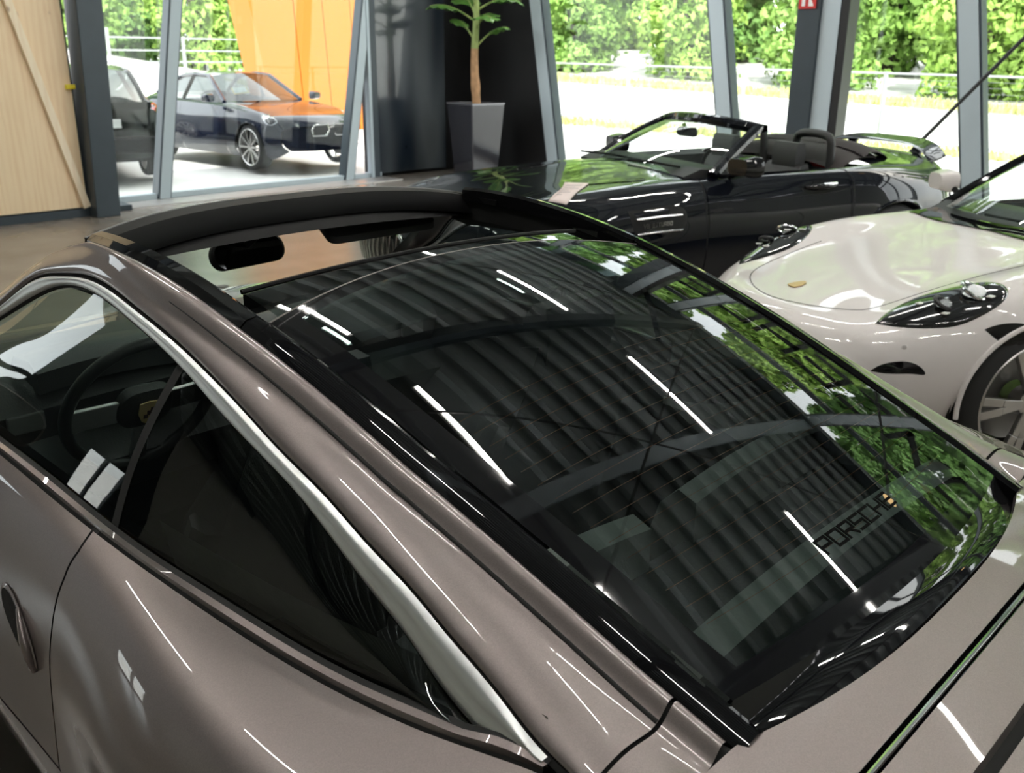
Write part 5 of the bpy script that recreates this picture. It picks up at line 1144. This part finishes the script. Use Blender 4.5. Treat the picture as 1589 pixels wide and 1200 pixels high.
bmw = outside_car('saloon_car', (8.2023, -7.4311, -3.1315), SEDAN, [(.85, .33, .36), (3.66, .33, .36)], NAVY, 'dark blue coupe with silver multi-spoke wheels parked nose-on outside the glass', (1.42, 1.75, .955, 2.32, .56, 1.37, 3.3, .54, 1.36, 4.05, 1.03), (1.5, 2.85), SILVER, .335)
for sg in (1, -1):
    kd = [(-.13,.52),(-.15,.60),(-.11,.675),(.09,.685),(.12,.60),(.07,.52)]
    kg = MB().poly([(.02-.35*((abs(sg*.17+y))/.7)**2.2, sg*.17+y*(-1 if sg > 0 else 1), z) for y, z in kd]).build('kidney_grille', SEAM, bmw, smooth=False)
    MB().tube([(.03-.35*((abs(sg*.17+y))/.7)**2.2, sg*.17+y*(-1 if sg > 0 else 1), z) for y, z in kd], .012, 6, closed=True).build('grille_surround', CHROME, kg)
    for q in range(5): MB().bar((.026, sg*.17-.07+.035*q, .53), (.026, sg*.17-.07+.035*q, .67), .008, .02).build('grille_slat', BLACK_TRIM, kg, smooth=False)
    surf_poly(SEDAN, [(.10, sg*3.5), (.16, sg*3.15), (.42, sg*3.3), (.50, sg*3.55), (.35, sg*3.95), (.14, sg*4.1)], ((1.02, 0), (1, .004), (.02, .006)), n=30).build('headlamp', mat('lamp_bright', (.55, .57, .6), .1, .5, coat=1), bmw)
    for s, t in ((.18, 3.6), (.30, 3.65)):
        p = SEDAN.pt(s, t); MB().tube([(-p[0]+.02+.01*math.cos(a), sg*(p[1]+.05*math.sin(a)), p[2]+.012+.045*math.cos(a)) for a in np.linspace(0, 6.28, 18, endpoint=False)], .008, 6, closed=True).build('halo_ring', CHROME, bmw)
    pill('door_mirror', .20, .13, .10, (1.78, sg*.98, 1.02), .2*sg, 0, NAVY, bmw, r=.05)
sh = MB().poly([(-2.02, -.42, 1.15), (-2.0, -.16, 1.17), (-1.85, -.18, 1.08), (-1.87, -.45, 1.055)], (0, 0, -.004)).build('price_card', mat('yellow_card', (.85, .60, .12), .6), None, smooth=False)
sh.location = bmw.location; sh.rotation_euler = bmw.rotation_euler; tag(sh, 'yellow-bordered price card behind the windscreen of the dark blue coupe', 'price card')
MB().poly([(-2.0, -.405, 1.148), (-1.985, -.185, 1.162), (-1.87, -.205, 1.092), (-1.885, -.425, 1.072)], (.004, 0, .003)).build('card_paper', mat('card_white', (.85, .9, .88), .6), sh, smooth=False)
DARKG = paint('black_green_metallic', (.012, .013, .012), metal=0, rough=.3)
suv = outside_car('estate_car', (13.0752, -5.1825, -.2216), WAGON, [(.90, .34, .37), (3.55, .34, .37)], DARKG, 'black five-door car seen from behind outside the glass next to the grey post', (1.2, 1.55, 1.03, 2.05, .58, 1.49, 3.85, .55, 1.47, 4.25, 1.04), (1.35, 2.4, 3.35), SILVER, .335)
for sg in (1, -1):
    surf_poly(WAGON, [(4.06, sg*3.3), (4.22, sg*3.05), (4.34, sg*3.2), (4.34, sg*4.0), (4.2, sg*4.1), (4.08, sg*3.9)], ((1.02, 0), (1, .005), (.02, .008)), n=30).build('tail_lamp', mat('tail_red_bright', (.55, .02, .03), .15, coat=1), suv)
tg = np.array([[(4.30+.08*(1-abs(k))+q*.06-.05, k*.70, 1.04-.36*q) for k in np.linspace(-1, 1, 16)] for q in np.linspace(0, 1, 6)]); MB().grid(X(tg)).build('tailgate', DARKG, suv)
MB().box((-4.42, 0, .78), (.02, .50, .11)).build('number_plate', mat('plate_white', (.75, .76, .76), .5), suv, smooth=False, bevel=.004)
MB().box((-4.38, 0, .50), (.10, 1.45, .20)).build('bumper_cladding', BLACK_TRIM, suv, bevel=.03)
